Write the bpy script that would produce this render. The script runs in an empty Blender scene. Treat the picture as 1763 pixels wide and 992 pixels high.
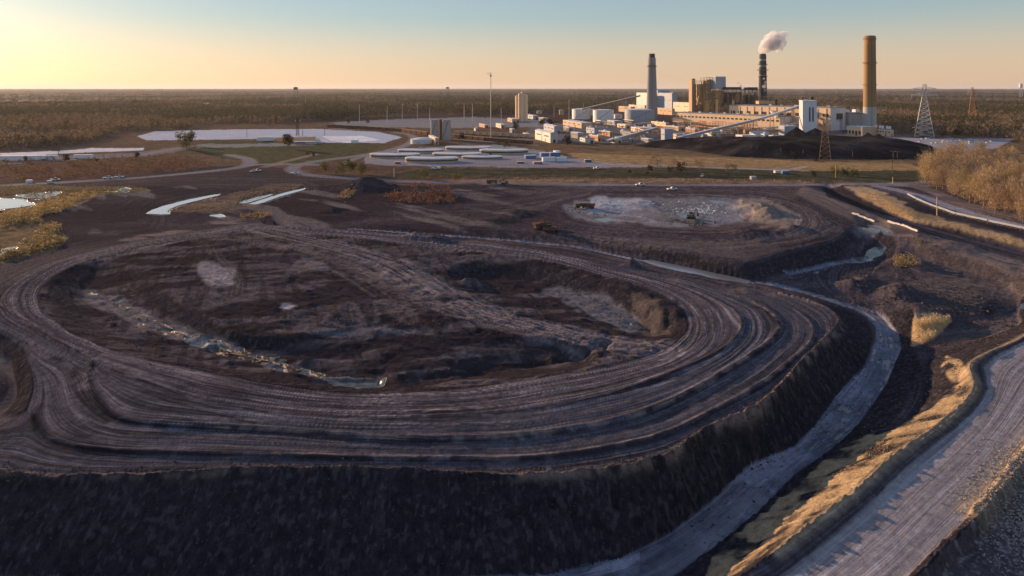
import bpy, math, random
import numpy as np
R = math.radians
SC = bpy.context.scene
COL = SC.collection
random.seed(7); rng = np.random.default_rng(7)

# ------------------------------------------------------------------ camera, world, sun, exposure
CAM_H, PITCH, FPX, CU, CV = 70.0, R(0.0), 747.0, 560.0, 74.0   # level view, lens shifted down
cam_d = bpy.data.cameras.new('camera'); cam = bpy.data.objects.new('camera', cam_d); COL.objects.link(cam)
SC.camera = cam
cam.location = (0, 0, CAM_H)
cam.rotation_euler = (math.pi/2 - PITCH, 0, 0)
cam_d.sensor_fit = 'HORIZONTAL'; cam_d.sensor_width = 36.0
cam_d.lens = FPX/1120.0*36.0
cam_d.shift_y = -(293.0-CV)/1120.0
cam_d.clip_start = 1.0; cam_d.clip_end = 90000.0

SUN_AZ, SUN_EL = R(-47), R(11)          # azimuth from +Y (the view direction), negative = left
world = bpy.data.worlds.new("World"); SC.world = world; world.use_nodes = True
wn = world.node_tree.nodes; wl = world.node_tree.links; wn.clear()
sky = wn.new('ShaderNodeTexSky'); sky.sky_type = 'NISHITA'; sky.sun_disc = False
sky.sun_elevation = SUN_EL; sky.sun_rotation = SUN_AZ
sky.altitude = 50; sky.air_density = 1.0; sky.dust_density = 1.2; sky.ozone_density = 2.5
bg = wn.new('ShaderNodeBackground'); bg.inputs['Strength'].default_value = 0.11
# evening air: warm along the horizon, pale blue-green a few degrees up, brighter round the sun
tc = wn.new('ShaderNodeTexCoord'); sx = wn.new('ShaderNodeSeparateXYZ'); wl.new(tc.outputs['Generated'], sx.inputs[0])
rmp = wn.new('ShaderNodeValToRGB'); rmp.color_ramp.interpolation = 'B_SPLINE'
els = [(0.0,(5.3,3.5,2.2)),(0.035,(4.9,3.65,2.5)),(0.065,(4.0,3.6,2.9)),(0.10,(2.4,3.2,3.3)),(0.16,(2.1,2.9,3.5)),(0.30,(2.0,2.7,3.7)),(1.0,(.9,1.2,2.5))]
while len(rmp.color_ramp.elements) < len(els): rmp.color_ramp.elements.new(.5)
for e, (p_, c_) in zip(rmp.color_ramp.elements, els): e.position = p_; e.color = (c_[0]/6, c_[1]/6, c_[2]/6, 1)
wl.new(sx.outputs['Z'], rmp.inputs[0])
dt = wn.new('ShaderNodeVectorMath'); dt.operation = 'DOT_PRODUCT'; wl.new(tc.outputs['Generated'], dt.inputs[0])
dt.inputs[1].default_value = (math.sin(SUN_AZ)*math.cos(SUN_EL), math.cos(SUN_AZ)*math.cos(SUN_EL), math.sin(SUN_EL))
gl = wn.new('ShaderNodeMapRange'); gl.interpolation_type = 'SMOOTHSTEP'
gl.inputs['From Min'].default_value = 0.5; gl.inputs['From Max'].default_value = 1.0; gl.inputs['To Min'].default_value = 4.6; gl.inputs['To Max'].default_value = 5.2
wl.new(dt.outputs['Value'], gl.inputs['Value'])
sc_ = wn.new('ShaderNodeVectorMath'); sc_.operation = 'SCALE'; wl.new(rmp.outputs[0], sc_.inputs[0]); wl.new(gl.outputs[0], sc_.inputs['Scale'])
mixw = wn.new('ShaderNodeMix'); mixw.data_type = 'RGBA'; mixw.inputs['Factor'].default_value = 0.90
wo = wn.new('ShaderNodeOutputWorld')
wl.new(sky.outputs[0], mixw.inputs['A']); wl.new(sc_.outputs[0], mixw.inputs['B'])
wl.new(mixw.outputs['Result'], bg.inputs['Color']); wl.new(bg.outputs[0], wo.inputs['Surface'])
sd = bpy.data.lights.new('sun', 'SUN'); sd.energy = 4.4; sd.angle = R(0.6); sd.color = (1.0, 0.64, 0.38)
sun = bpy.data.objects.new('sun', sd); COL.objects.link(sun)
sun.rotation_euler = (math.pi/2 - SUN_EL, 0, -SUN_AZ + math.pi)
SC.view_settings.view_transform = 'Standard'; SC.view_settings.look = 'None'
SC.view_settings.gamma = 1.0; SC.view_settings.use_curve_mapping = False
SC.view_settings.exposure = 0.82
SC.render.engine = 'CYCLES'
SC.cycles.use_denoising = True
SC.cycles.max_bounces = 6; SC.cycles.diffuse_bounces = 2; SC.cycles.glossy_bounces = 3
SC.cycles.volume_bounces = 4; SC.cycles.transparent_max_bounces = 6
SC.cycles.sample_clamp_indirect = 4.0

# ------------------------------------------------------------------ ray helpers: photo pixel -> place
_c, _s = math.cos(PITCH), math.sin(PITCH)
def ray(u, v):
    x = (u-CU)/FPX; y = (CV-v)/FPX
    return (x, _c + _s*y, -_s + _c*y)
def at(u, v, z=0.0):                        # where the line of sight meets the level z
    d = ray(u, v); t = (z-CAM_H)/d[2]
    return (d[0]*t, d[1]*t, z)
def atY(u, v, Y):                           # point on the line of sight at depth Y
    d = ray(u, v); t = Y/d[1]
    return (d[0]*t, Y, CAM_H + d[2]*t)
def project(x, y, z):
    dz = z-CAM_H
    f = y*_c - dz*_s; up = y*_s + dz*_c
    f = np.maximum(f, 1e-3)
    return CU + FPX*x/f, CV - FPX*up/f

# ------------------------------------------------------------------ numpy noise
def _h(ix, iy, s):
    n = (ix.astype(np.int64)*374761393 + iy.astype(np.int64)*668265263 + s*1442695041) & 0xFFFFFFFF
    n = ((n ^ (n >> 13))*1274126177) & 0xFFFFFFFF
    n = n ^ (n >> 16)
    return (n & 0xFFFF)/65535.0
def vnoise(x, y, s=0):
    x = np.asarray(x, dtype=np.float64); y = np.asarray(y, dtype=np.float64)
    ix = np.floor(x); iy = np.floor(y); fx = x-ix; fy = y-iy
    fx = fx*fx*(3-2*fx); fy = fy*fy*(3-2*fy)
    a = _h(ix, iy, s); b = _h(ix+1, iy, s); c = _h(ix, iy+1, s); d = _h(ix+1, iy+1, s)
    return (a*(1-fx)+b*fx)*(1-fy) + (c*(1-fx)+d*fx)*fy
def fbm(x, y, o=4, s=0, g=0.5):
    t = 0; a = 1.0; n = 0
    for i in range(o):
        t = t + a*vnoise(x*2**i, y*2**i, s+i*17); n += a; a *= g
    return t/n
def smooth(e0, e1, x):
    t = np.clip((x-e0)/(e1-e0), 0, 1); return t*t*(3-2*t)

# ------------------------------------------------------------------ materials
def lin(c): return (c[0], c[1], c[2], 1.0)
MATS = {}
def mat(name, col, rough=0.8, var=0.25, scale=0.5, bump=0.0, bscale=None, metal=0.0, attr=None, spec=0.3, stretch=None, col2=None):
    if name in MATS: return MATS[name]
    m = bpy.data.materials.new(name); m.use_nodes = True; nt = m.node_tree; N = nt.nodes; L = nt.links
    b = N['Principled BSDF']; b.inputs['Roughness'].default_value = rough; b.inputs['Metallic'].default_value = metal
    b.inputs['Specular IOR Level'].default_value = spec
    if rough >= .85: b.inputs['IOR'].default_value = 1.08
    tc = N.new('ShaderNodeTexCoord'); src = tc.outputs['Object']
    if stretch:
        mp = N.new('ShaderNodeMapping'); mp.inputs['Scale'].default_value = stretch; L.new(src, mp.inputs[0]); src = mp.outputs[0]
    nz = N.new('ShaderNodeTexNoise'); nz.inputs['Scale'].default_value = scale; nz.inputs['Detail'].default_value = 8; nz.inputs['Roughness'].default_value = 0.65
    L.new(src, nz.inputs['Vector'])
    mr = N.new('ShaderNodeMapRange'); mr.inputs['From Min'].default_value = 0.25; mr.inputs['From Max'].default_value = 0.75
    mr.inputs['To Min'].default_value = 1-var; mr.inputs['To Max'].default_value = 1+var
    L.new(nz.outputs['Fac'], mr.inputs['Value'])
    mx = N.new('ShaderNodeVectorMath'); mx.operation = 'SCALE'
    L.new(mr.outputs[0], mx.inputs['Scale'])
    if attr:
        at_ = N.new('ShaderNodeAttribute'); at_.attribute_name = attr; L.new(at_.outputs['Color'], mx.inputs[0])
    elif col2:
        n2 = N.new('ShaderNodeTexNoise'); n2.inputs['Scale'].default_value = scale*0.35; n2.inputs['Detail'].default_value = 4
        L.new(src, n2.inputs['Vector'])
        cr = N.new('ShaderNodeValToRGB'); cr.color_ramp.elements[0].color = lin(col); cr.color_ramp.elements[1].color = lin(col2)
        cr.color_ramp.elements[0].position = 0.4; cr.color_ramp.elements[1].position = 0.62
        L.new(n2.outputs['Fac'], cr.inputs[0]); L.new(cr.outputs[0], mx.inputs[0])
    else:
        mx.inputs[0].default_value = col
    L.new(mx.outputs[0], b.inputs['Base Color'])
    if bump:
        bn = N.new('ShaderNodeTexNoise'); bn.inputs['Scale'].default_value = bscale or scale*4; bn.inputs['Detail'].default_value = 6
        L.new(src, bn.inputs['Vector'])
        bp = N.new('ShaderNodeBump'); bp.inputs['Strength'].default_value = 1.0; bp.inputs['Distance'].default_value = bump
        L.new(bn.outputs['Fac'], bp.inputs['Height']); L.new(bp.outputs[0], b.inputs['Normal'])
    MATS[name] = m
    return m
def ribbed(name, col, rough=0.6, pitch=2.0, axis='X', dark=0.55, var=0.12):
    """wall with vertical or horizontal panel joints and weather streaks"""
    m = mat(name, col, rough, var, 0.06, stretch=(1, 1, 0.25))
    N = m.node_tree.nodes; L = m.node_tree.links; b = N['Principled BSDF']
    w = N.new('ShaderNodeTexWave'); w.wave_type = 'BANDS'; w.bands_direction = axis; w.wave_profile = 'SAW'
    w.inputs['Scale'].default_value = 0.314/pitch*1.0; w.inputs['Distortion'].default_value = 0
    tc = N.new('ShaderNodeTexCoord'); L.new(tc.outputs['Object'], w.inputs['Vector'])
    r = N.new('ShaderNodeMapRange'); r.inputs['From Min'].default_value = 0.0; r.inputs['From Max'].default_value = 0.11
    r.inputs['To Min'].default_value = dark; r.inputs['To Max'].default_value = 1.0
    L.new(w.outputs['Fac'], r.inputs['Value'])
    s = N.new('ShaderNodeVectorMath'); s.operation = 'SCALE'
    old = b.inputs['Base Color'].links[0].from_socket
    L.new(old, s.inputs[0]); L.new(r.outputs[0], s.inputs['Scale']); L.new(s.outputs[0], b.inputs['Base Color'])
    return m

# ------------------------------------------------------------------ mesh collector
class MB:
    def __init__(s): s.v = []; s.f = []
    def add(s, vs, fs):
        o = len(s.v); s.v.extend(vs); s.f.extend([tuple(i+o for i in f) for f in fs]); return s
    def hexa(s, p):                         # 4 bottom corners then 4 top corners, both counter-clockwise
        return s.add(p, [(3,2,1,0),(4,5,6,7),(0,1,5,4),(1,2,6,5),(2,3,7,6),(3,0,4,7)])
    def box(s, x0, x1, y0, y1, z0, z1):
        return s.hexa([(x0,y0,z0),(x1,y0,z0),(x1,y1,z0),(x0,y1,z0),(x0,y0,z1),(x1,y0,z1),(x1,y1,z1),(x0,y1,z1)])
    def tube(s, a, b, r0, r1=None, n=8, cap=True):
        r1 = r0 if r1 is None else r1
        a = np.array(a, float); b = np.array(b, float); d = b-a; L = np.linalg.norm(d)
        if L < 1e-6: return s
        d /= L; t = np.array((0,0,1.0)) if abs(d[2]) < 0.9 else np.array((1.0,0,0))
        p = np.cross(d, t); p /= np.linalg.norm(p); q = np.cross(d, p)
        vs = []
        for c, r in ((a, r0), (b, r1)):
            for i in range(n):
                k = 2*math.pi*i/n; vs.append(tuple(c + p*math.cos(k)*r + q*math.sin(k)*r))
        fs = [(i, (i+1) % n, n+(i+1) % n, n+i) for i in range(n)]
        if cap: fs += [tuple(range(n))[::-1], tuple(range(n, 2*n))]
        return s.add(vs, fs)
    def lathe(s, prof, cx=0, cy=0, n=24):   # prof: list of (radius, z)
        vs = []
        for r, z in prof:
            for i in range(n):
                k = 2*math.pi*i/n; vs.append((cx+r*math.cos(k), cy+r*math.sin(k), z))
        fs = []
        for j in range(len(prof)-1):
            for i in range(n):
                fs.append((j*n+i, j*n+(i+1) % n, (j+1)*n+(i+1) % n, (j+1)*n+i))
        if prof[-1][0] > 1e-3: fs.append(tuple((len(prof)-1)*n+i for i in range(n)))
        if prof[0][0] > 1e-3: fs.append(tuple(range(n))[::-1])
        return s.add(vs, fs)
    def bar(s, a, b, w): return s.tube(a, b, w/2, n=4)
    def build(s, name, m, parent=None, loc=None, smooth_=False):
        me = bpy.data.meshes.new(name); me.from_pydata([tuple(map(float, p)) for p in s.v], [], s.f); me.update()
        if smooth_: me.polygons.foreach_set('use_smooth', [True]*len(me.polygons))
        o = bpy.data.objects.new(name, me); COL.objects.link(o)
        if m: me.materials.append(m)
        if parent is not None: o.parent = parent
        if loc is not None: o.location = loc
        return o
def npmesh(name, V, F, m, attrs=None, smooth_=False, parent=None):
    """V (n,3) float, F (k,3|4) int"""
    me = bpy.data.meshes.new(name); V = np.ascontiguousarray(V, dtype=np.float32); F = np.ascontiguousarray(F, dtype=np.int32)
    k = F.shape[1]
    me.vertices.add(len(V)); me.vertices.foreach_set('co', V.ravel())
    me.loops.add(F.size); me.loops.foreach_set('vertex_index', F.ravel())
    me.polygons.add(len(F)); me.polygons.foreach_set('loop_start', np.arange(0, F.size, k, dtype=np.int32))
    me.polygons.foreach_set('loop_total', np.full(len(F), k, dtype=np.int32))
    me.update(calc_edges=True)
    me.polygons.foreach_set('use_smooth', np.full(len(F), smooth_, dtype=bool))
    for nm, arr in (attrs or {}).items():
        a = me.color_attributes.new(name=nm, type='FLOAT_COLOR', domain='POINT')
        c = np.ones((len(V), 4), dtype=np.float32); c[:, :3] = arr; a.data.foreach_set('color', c.ravel())
    if m: me.materials.append(m)
    o = bpy.data.objects.new(name, me); COL.objects.link(o)
    if parent is not None: o.parent = parent
    return o
def tag(o, label=None, cat=None, group=None, kind=None):
    if label: o['label'] = label
    if cat: o['category'] = cat
    if group: o['group'] = group
    if kind: o['kind'] = kind
    return o
def empty(name, loc, rz=0.0, label=None, cat=None, group=None):
    o = bpy.data.objects.new(name, None); COL.objects.link(o); o.location = loc; o.rotation_euler = (0, 0, rz)
    o.empty_display_size = 0.5
    return tag(o, label, cat, group)
def dup(root, loc, rz=0.0, sc=None, label=None, group=None):
    r = root.copy(); COL.objects.link(r); r.location = loc; r.rotation_euler = (0, 0, rz)
    if sc is not None: r.scale = (sc, sc, sc) if not isinstance(sc, tuple) else sc
    if label: r['label'] = label
    if group: r['group'] = group
    for ch in list(root.children):
        c = ch.copy(); COL.objects.link(c); c.parent = r
        for g in list(ch.children):
            d = g.copy(); COL.objects.link(d); d.parent = c
    return r
# ------------------------------------------------------------------ terrain grid (polar fan below the camera)
da = R(0.062)
AZ = np.concatenate([np.arange(R(-62), R(-41), R(0.35)), np.arange(R(-41), R(41), da), np.arange(R(41), R(62), R(0.35))])
rr = [50.0]
while rr[-1] < 42000:
    r = rr[-1]
    dr = max(0.30, 0.8*0.00146*(r*r+4900)/70)
    cap = 0.006*r if r < 1500 else 0.02*r
    rr.append(r + min(dr, cap))
RR = np.array(rr); NA, NR = len(AZ), len(RR)
X = RR[:, None]*np.sin(AZ)[None, :]; Y = RR[:, None]*np.cos(AZ)[None, :]

# every line: (z, t, [(u,v),...]); z = level of the ground there, t = track coordinate (tyre marks run along equal t)
LN = []
def line(z, t, pts, z1=None): LN.append((z, t, pts, z if z1 is None else z1))
# the near ash mound: rings
line(6.0, 0.0, [(40,300),(42,318),(70,340),(110,357),(160,371),(215,384),(300,400),(360,407),(420,410),(500,405),(590,392),(660,380),(720,364),(752,345),(754,326),(738,308),(700,291),(650,277),(600,264),(550,256),(500,252),(440,245),(380,238),(320,232),(260,232),(200,240),(130,252),(75,268),(48,285),(40,300)])
line(6.3, 1.0, [(0,312),(25,330),(60,350),(100,370),(150,392),(215,414),(300,428),(400,436),(500,433),(590,424),(680,405),(750,381),(795,358),(812,338),(812,326),(798,313),(770,299),(729,286),(680,273),(620,257),(560,246),(500,240),(420,232),(340,225),(280,222),(220,232),(140,246),(70,262),(25,282),(2,298),(0,312)])
line(5.7, 1.6, [(100,376),(96,392),(100,406),(115,425),(132,437),(170,442),(230,443),(300,446),(400,454),(470,457),(560,454),(644,443),(700,429),(757,406),(813,372),(847,347),(854,334),(844,319),(824,309),(790,298),(740,283)])
line(5.35, 2.0, [(-30,330),(0,342),(30,358),(48,372),(74,380),(78,400),(84,415),(98,428),(118,440),(180,449),(300,452),(400,460),(470,463),(560,460),(650,449),(705,435),(762,411),(818,377),(853,351),(861,335),(850,317),(828,306),(800,296)])
line(5, 2.6, [(36,425),(38,440),(55,457),(85,466),(125,471),(200,472),(300,474),(400,477),(500,479),(600,476),(686,462),(729,450),(771,431),(813,409),(840,392),(872,366),(890,348),(889,331),(870,316),(845,305),(815,294)])
line(4.7, 3.0, [(33,430),(34,444),(50,461),(82,471),(125,477),(200,479),(300,480),(400,482),(500,484),(600,481),(690,467),(735,454),(777,434),(820,412),(846,395),(878,368),(896,349),(895,332),(876,316),(850,304)])
DTOP = [(-120,450),(-60,480),(0,494),(20,500),(100,501),(200,498),(290,490),(350,494),(400,492),(500,497),(560,499),(616,497),(672,492),(717,484),(752,466),(774,447),(813,432),(835,421),(860,397),(868,386),(892,360),(911,343),(923,329),(916,319),(905,313),(880,305),(850,297)]
line(4.4, 3.6, DTOP)
ETOE = [(-200,590),(-60,603),(0,610),(150,613),(300,612),(480,612),(600,606),(680,588),(735,560),(780,525),(820,487),(868,467),(892,443),(916,409),(945,380),(958,350),(958,336),(948,325),(934,317),(905,307),(880,299),(845,291),(822,286)]
line([-4.2]*(len(ETOE)-5)+[-3.6,-2.6,-1.7,-.9,-.5], 5.0, ETOE)
FEDG = [(300,668),(480,668),(620,655),(720,620),(790,570),(837,532),(868,498),(916,465),(938,442),(957,416),(971,396),(986,361),(983,346),(971,329),(957,319),(928,310),(892,299),(850,288)]
line([-4.2]*(len(FEDG)-4)+[-3.8,-3.0,-1.7,-.6], 6.0, FEDG)
line(-4.2, 6.1, [(-200,650),(0,664),(150,668),(300,668)])
line(-1.2, 6.6, [(300,700),(500,700),(660,690),(750,645),(825,578),(865,533),(900,500),(945,470),(965,448),(990,425)])
line(-1.2, 6.6, [(-200,690),(100,700),(300,700)])
GCR = [(650,700),(760,645),(850,583),(909,539),(928,523),(969,486),(1003,460),(1032,441),(1058,417),(1069,400),(1066,389),(1058,379),(1073,366),(1090,358),(1120,342),(1160,322)]
line(6.0, 8.0, GCR)
line(5.5, 8.3, [(680,712),(790,655),(880,590),(930,549),(950,530),(985,496),(1015,470),(1045,447),(1070,423),(1080,404),(1079,390),(1074,378),(1086,370),(1102,362),(1130,347),(1170,327)])
line(5.3, 9.5, [(860,720),(960,640),(1061,539),(1090,504),(1120,468),(1170,415)])
line(5.8, 9.8, [(875,720),(973,640),(1072,541),(1101,506),(1131,470),(1180,416)])
line(3.8, 10.3, [(900,720),(995,640),(1085,550),(1115,515),(1145,480),(1200,420)])
line(2.6, 12.0, [(1100,700),(1200,600),(1300,450)])
# slope below the golden crest, dark benches
line(-0.8, 6.9, [(1000,360),(1010,385),(1015,405),(1005,425),(985,445)])
line(3.2, 7.6, [(1035,372),(1048,388),(1050,402),(1030,424),(1000,444),(960,474),(930,500),(890,534)])
# front-left hollow beyond the mound
line(4.8, 2.9, [(-60,330),(-20,342),(5,350),(22,364),(32,378),(36,400),(33,420),(26,436),(8,447),(-40,452)])
line(2.0, 3.8, [(-70,350),(-20,360),(6,366),(16,380),(20,400),(17,418),(2,432),(-50,440)])
line(3.0, 3.9, [(-80,385),(-30,388),(-5,392),(2,402),(-30,418)])
line(-3.0, 3.9, [(-200,370),(-150,400),(-180,440)])
# inner pit of the near mound
FLOOR = [(88,292),(100,300),(125,316),(155,330),(195,346),(225,358),(270,370),(320,384),(365,396),(415,398)]
line(2.6, -1.0, FLOOR)
line(2.8, -1.2, [(75,300),(85,318),(120,340),(170,358),(230,377),(300,392),(360,402)])
line(3.2, -1.6, [(100,278),(140,300),(175,322),(215,340),(250,353),(300,362),(350,372),(400,378),(420,390)])
line(5.4, -2.2, [(145,268),(170,290),(200,310),(232,328),(262,342),(300,346),(345,342),(400,336),(440,340),(490,346),(540,350),(600,354),(650,358)])
line(2.9, -1.0, [(440,396),(490,392),(530,386),(590,379),(640,372),(668,368)])
line(4.0, -1.1, [(425,391),(450,382),(475,382),(505,388)])
line(6.2, -3.0, [(210,262),(260,280),(310,300),(370,312),(430,318),(500,330),(560,340)])
line(6.6, -3.6, [(230,240),(300,243),(360,250),(410,262),(450,280),(480,300),(540,322),(600,338),(660,352),(715,360)])
line(6.4, -3.3, [(300,262),(350,274),(400,292),(440,312),(520,334),(600,348),(660,358)])
line(5.6, -2.0, [(480,262),(500,266),(530,263),(565,262),(610,272),(650,282),(690,296),(716,306),(738,322),(746,336),(742,346),(722,350)])
line(2.0, -1.5, [(508,279),(540,284),(580,285),(625,296),(660,306),(688,318),(700,332),(716,342)])
line(3.2, -2.6, [(500,286),(540,296),(590,306),(640,320),(680,335),(706,344)])
line(5.6, -3.0, [(470,272),(490,290),(530,308),(580,322),(630,336),(690,350)])
line(3.6, -1.7, [(712,318),(722,312),(730,320),(734,336),(724,342)])
# ditch behind the mound and the second terrace
line(-0.4, 4.6, [(300,226),(382,229),(450,235),(520,240),(580,243),(633,249),(687,261),(740,271),(796,284),(822,287),(850,290)])
line(3.0, 4.0, [(300,228),(382,232),(450,239),(520,245),(600,252),(680,268),(740,279),(800,293)])
line([.5,1.0,1.3,1.6,1.9,2.3,2.7,3.1,3.5,3.8,4.0,4.0,3.9,3.8,3.6,3.2,3.0], 5.6, [(314,219),(353,214),(399,217),(450,222),(501,227),(560,230),(620,234),(669,238),(711,248),(751,254),(787,263),(818,268),(850,257),(869,251),(890,247),(911,243),(925,232),(934,225)])
line(0.2, 5.2, [(319,224),(382,226),(450,231),(560,239),(633,246),(687,257),(760,268),(796,281),(827,285),(860,279),(893,269),(930,262),(944,256),(948,244),(944,232)])
line([.7,1.2,1.8,2.4,3.0,3.5,3.7,3.7,3.6,3.4,2.8,2.2,1.8,1.6], 6.0, [(340,208),(420,212),(520,218),(600,225),(700,236),(780,243),(840,240),(880,236),(900,226),(893,212),(870,200),(820,192),(740,188),(650,188)])
line([2.2,2.6,3.0,3.5,3.6,3.6,3.4,3.0,2.6,2.4,2.2,2.0,2.0,2.2], 6.6, [(600,214),(640,226),(700,230),(760,236),(820,236),(870,230),(884,222),(878,208),(850,197),(800,192),(730,190),(660,190),(618,196),(600,205)])
line(1.4, 7.0, [(630,207),(650,216),(700,222),(760,225),(800,222),(830,212),(810,200),(760,195),(700,193),(650,197)])
line(3.2, 6.8, [(812,196),(826,198),(838,206),(845,216)])
line(2.8, 6.9, [(845,200),(862,208),(872,218),(868,226)])
line(1.4, 7.4, [(560,200),(480,205),(420,205)])
line(0.4, 8.0, [(350,195),(430,190),(520,185),(620,183),(760,180),(880,182)])
line(0.3, 8.2, [(0,180),(140,176),(250,172),(340,178),(460,180),(620,178),(900,178)])
# right part: outer haul road on a low dam
line(3.2, 9.0, [(880,182),(905,190),(940,206),(975,221),(1020,236),(1060,248),(1120,264),(1180,282)])
line(3.2, 9.5, [(870,190),(890,200),(920,213),(960,228),(1000,241),(1050,256),(1090,268),(1120,280),(1170,300)])
line(-1.6, 8.6, [(905,186),(925,196),(950,207),(975,213),(1000,222),(1040,231),(1080,243),(1130,256)])
line(1.5, 8.5, [(920,181),(955,190),(985,205),(1000,215),(1050,225),(1130,246)])
line(-1.2, 10.0, [(945,262),(960,250),(965,240),(955,232),(948,226)])
line(-1.6, 10.5, [(862,281),(900,272),(950,262),(970,254)])
line(-0.8, 11.0, [(960,275),(1000,285),(1050,290),(1100,300),(1130,310)])
line(-0.8, 11.4, [(940,290),(990,305),(1040,312),(1080,312)])
line(-1.0, 11.8, [(990,262),(1040,270),(1090,284),(1120,292)])
line(-2.6, 12.0, [(1125,313),(1090,325),(1050,330),(1020,335),(1000,345)])
line(-1.2, 12.2, [(1000,325),(1037,324)])
line(-2.4, 12.2, [(1000,356),(1030,352),(1075,350),(1120,335)])
# left flats
line(0.0, 9.0, [(-60,210),(0,215),(60,212),(100,215),(160,222)])
line(0.3, 10.0, [(-80,290),(0,268),(60,250),(130,238),(200,226),(300,212)])
line(-0.6, 10.0, [(0,202),(20,202),(35,202)]); line(-0.7, 10.0, [(165,211),(190,203),(236,193)]); line(-0.7, 10.0, [(262,200),(300,193),(333,185)])
line(.5, 10.0, [(200,208),(250,202),(262,196),(300,186)])
line(.5, 10.0, [(230,211),(260,207),(285,200)])
line(0.0, 9.0, [(-80,180),(0,180)])

for i,(z,t,p,z1) in enumerate(LN):
    pass
def densify(pts, z0, z1, step=0.35):
    out = []; w = [at(u, v, zz) for (u, v), zz in zip(pts, z0)]; n = len(w)
    for i in range(n-1):
        a = np.array(w[i]); b = np.array(w[i+1]); L = np.hypot(*(b-a)[:2]); rmid = np.hypot(*a[:2])
        k = max(2, int(L/(step*max(1, rmid/150.)))+1)
        tt = np.linspace(0, 1, k, endpoint=False)[:, None]; out.append(a+(b-a)*tt)
    out.append(np.array(w[-1])[None]); return np.concatenate(out)
PTS = []
for z, t, pts, z1 in LN:
    # soften corners of the traced line (Chaikin)
    zl = list(z) if isinstance(z, (list, tuple)) else [z]*len(pts)
    q = [np.array((p[0], p[1], zz), float) for p, zz in zip(pts, zl)]
    for _ in range(2):
        nq = [q[0]]
        for i in range(len(q)-1): nq += [q[i]*.75+q[i+1]*.25, q[i]*.25+q[i+1]*.75]
        nq.append(q[-1]); q = nq
    P = densify([tuple(p[:2]) for p in q], [p[2] for p in q], z1)
    # lines cut by hand and machine are never exact
    a = np.arange(len(P))*0.05
    w = 0.0016*np.hypot(P[:, 0], P[:, 1])*2.0
    P[:, 0] += (fbm(P[:, 0]*.08, P[:, 1]*.08, 3, 5)-.5)*w*2.5; P[:, 1] += (fbm(P[:, 0]*.08+9, P[:, 1]*.08, 3, 6)-.5)*w*2.5
    PTS.append((P, P[:, 2].copy(), np.full(len(P), t)))
PA = np.concatenate([p[0] for p in PTS]); PZ = np.concatenate([p[1] for p in PTS]); PT = np.concatenate([p[2] for p in PTS])
paz = np.arctan2(PA[:, 0], PA[:, 1]); prr = np.hypot(PA[:, 0], PA[:, 1])
fi = np.interp(paz, AZ, np.arange(NA)); fr = np.interp(prr, RR, np.arange(NR))
far = RR > 620
def solve(vals, ext):
    """membrane through the lines: coarse to fine relaxation"""
    cur = None
    for lv in (32, 16, 8, 4, 2, 1):
        nr, na = (NR+lv-1)//lv, (NA+lv-1)//lv
        s = np.zeros((nr, na)); c = np.zeros((nr, na))
        ii = np.clip(np.round(fr/lv).astype(int), 0, nr-1); jj = np.clip(np.round(fi/lv).astype(int), 0, na-1)
        np.add.at(s, (ii, jj), vals); np.add.at(c, (ii, jj), 1)
        M = c > 0; V = np.where(M, s/np.maximum(c, 1), 0)
        fm = far[::lv][:nr]; M[fm, :] = True; V[fm, :] = ext
        if cur is None: cur = np.full((nr, na), float(vals.mean()))
        else:
            iy = np.clip(np.arange(nr)*lv/(lv*2), 0, cur.shape[0]-1); ix = np.clip(np.arange(na)*lv/(lv*2), 0, cur.shape[1]-1)
            y0 = np.floor(iy).astype(int); x0 = np.floor(ix).astype(int); y1 = np.minimum(y0+1, cur.shape[0]-1); x1 = np.minimum(x0+1, cur.shape[1]-1)
            fy = (iy-y0)[:, None]; fx = (ix-x0)[None, :]
            cur = (cur[y0][:, x0]*(1-fx)+cur[y0][:, x1]*fx)*(1-fy)+(cur[y1][:, x0]*(1-fx)+cur[y1][:, x1]*fx)*fy
        cur[M] = V[M]
        for _ in range({32: 800, 16: 400, 8: 200, 4: 100, 2: 50, 1: 20}[lv]):
            p = np.pad(cur, 1, mode='edge')
            cur = (p[:-2, 1:-1]+p[2:, 1:-1]+p[1:-1, :-2]+p[1:-1, 2:])*0.25
            cur[M] = V[M]
    return cur
Z0 = solve(PZ, 0.0); T0 = solve(PT, 9.0)
def blur(A, n):
    for _ in range(n):
        p = np.pad(A, 1, mode='edge'); A = (p[:-2, 1:-1]+p[2:, 1:-1]+p[1:-1, :-2]+p[1:-1, 2:]+4*A)/8
    return A
Z0 = blur(Z0, 3); T0 = blur(T0, 6)
U0, V0 = project(X, Y, Z0)

# ------------------------------------------------------------------ masks on the ground
def inpoly(poly, U=U0, V=V0):
    poly = [tuple(map(float, p)) for p in poly]
    us = [p[0] for p in poly]; vs = [p[1] for p in poly]
    m = np.zeros(U.shape, bool); bb = (U > min(us)) & (U < max(us)) & (V > min(vs)) & (V < max(vs))
    x = U[bb]; y = V[bb]; r = np.zeros(x.shape, bool); j = len(poly)-1
    for i in range(len(poly)):
        xi, yi = poly[i]; xj, yj = poly[j]
        if yi != yj: r ^= ((yi > y) != (yj > y)) & (x < (xj-xi)*(y-yi)/(yj-yi)+xi)
        j = i
    m[bb] = r; return m
WU = (fbm(X*.11, Y*.11, 3, 31)-.5); WV = (fbm(X*.11+40, Y*.11, 3, 32)-.5)
def patch(poly, wob=6.0, soft=2):            # a region with a ragged, softly fading edge
    sc = np.clip(9000.0/(RR[:, None]**1.5+2500), 0.05, 1)
    m = inpoly(poly, U0+WU*wob*2, V0+WV*wob*2*sc).astype(float)
    return blur(m, soft)
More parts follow.
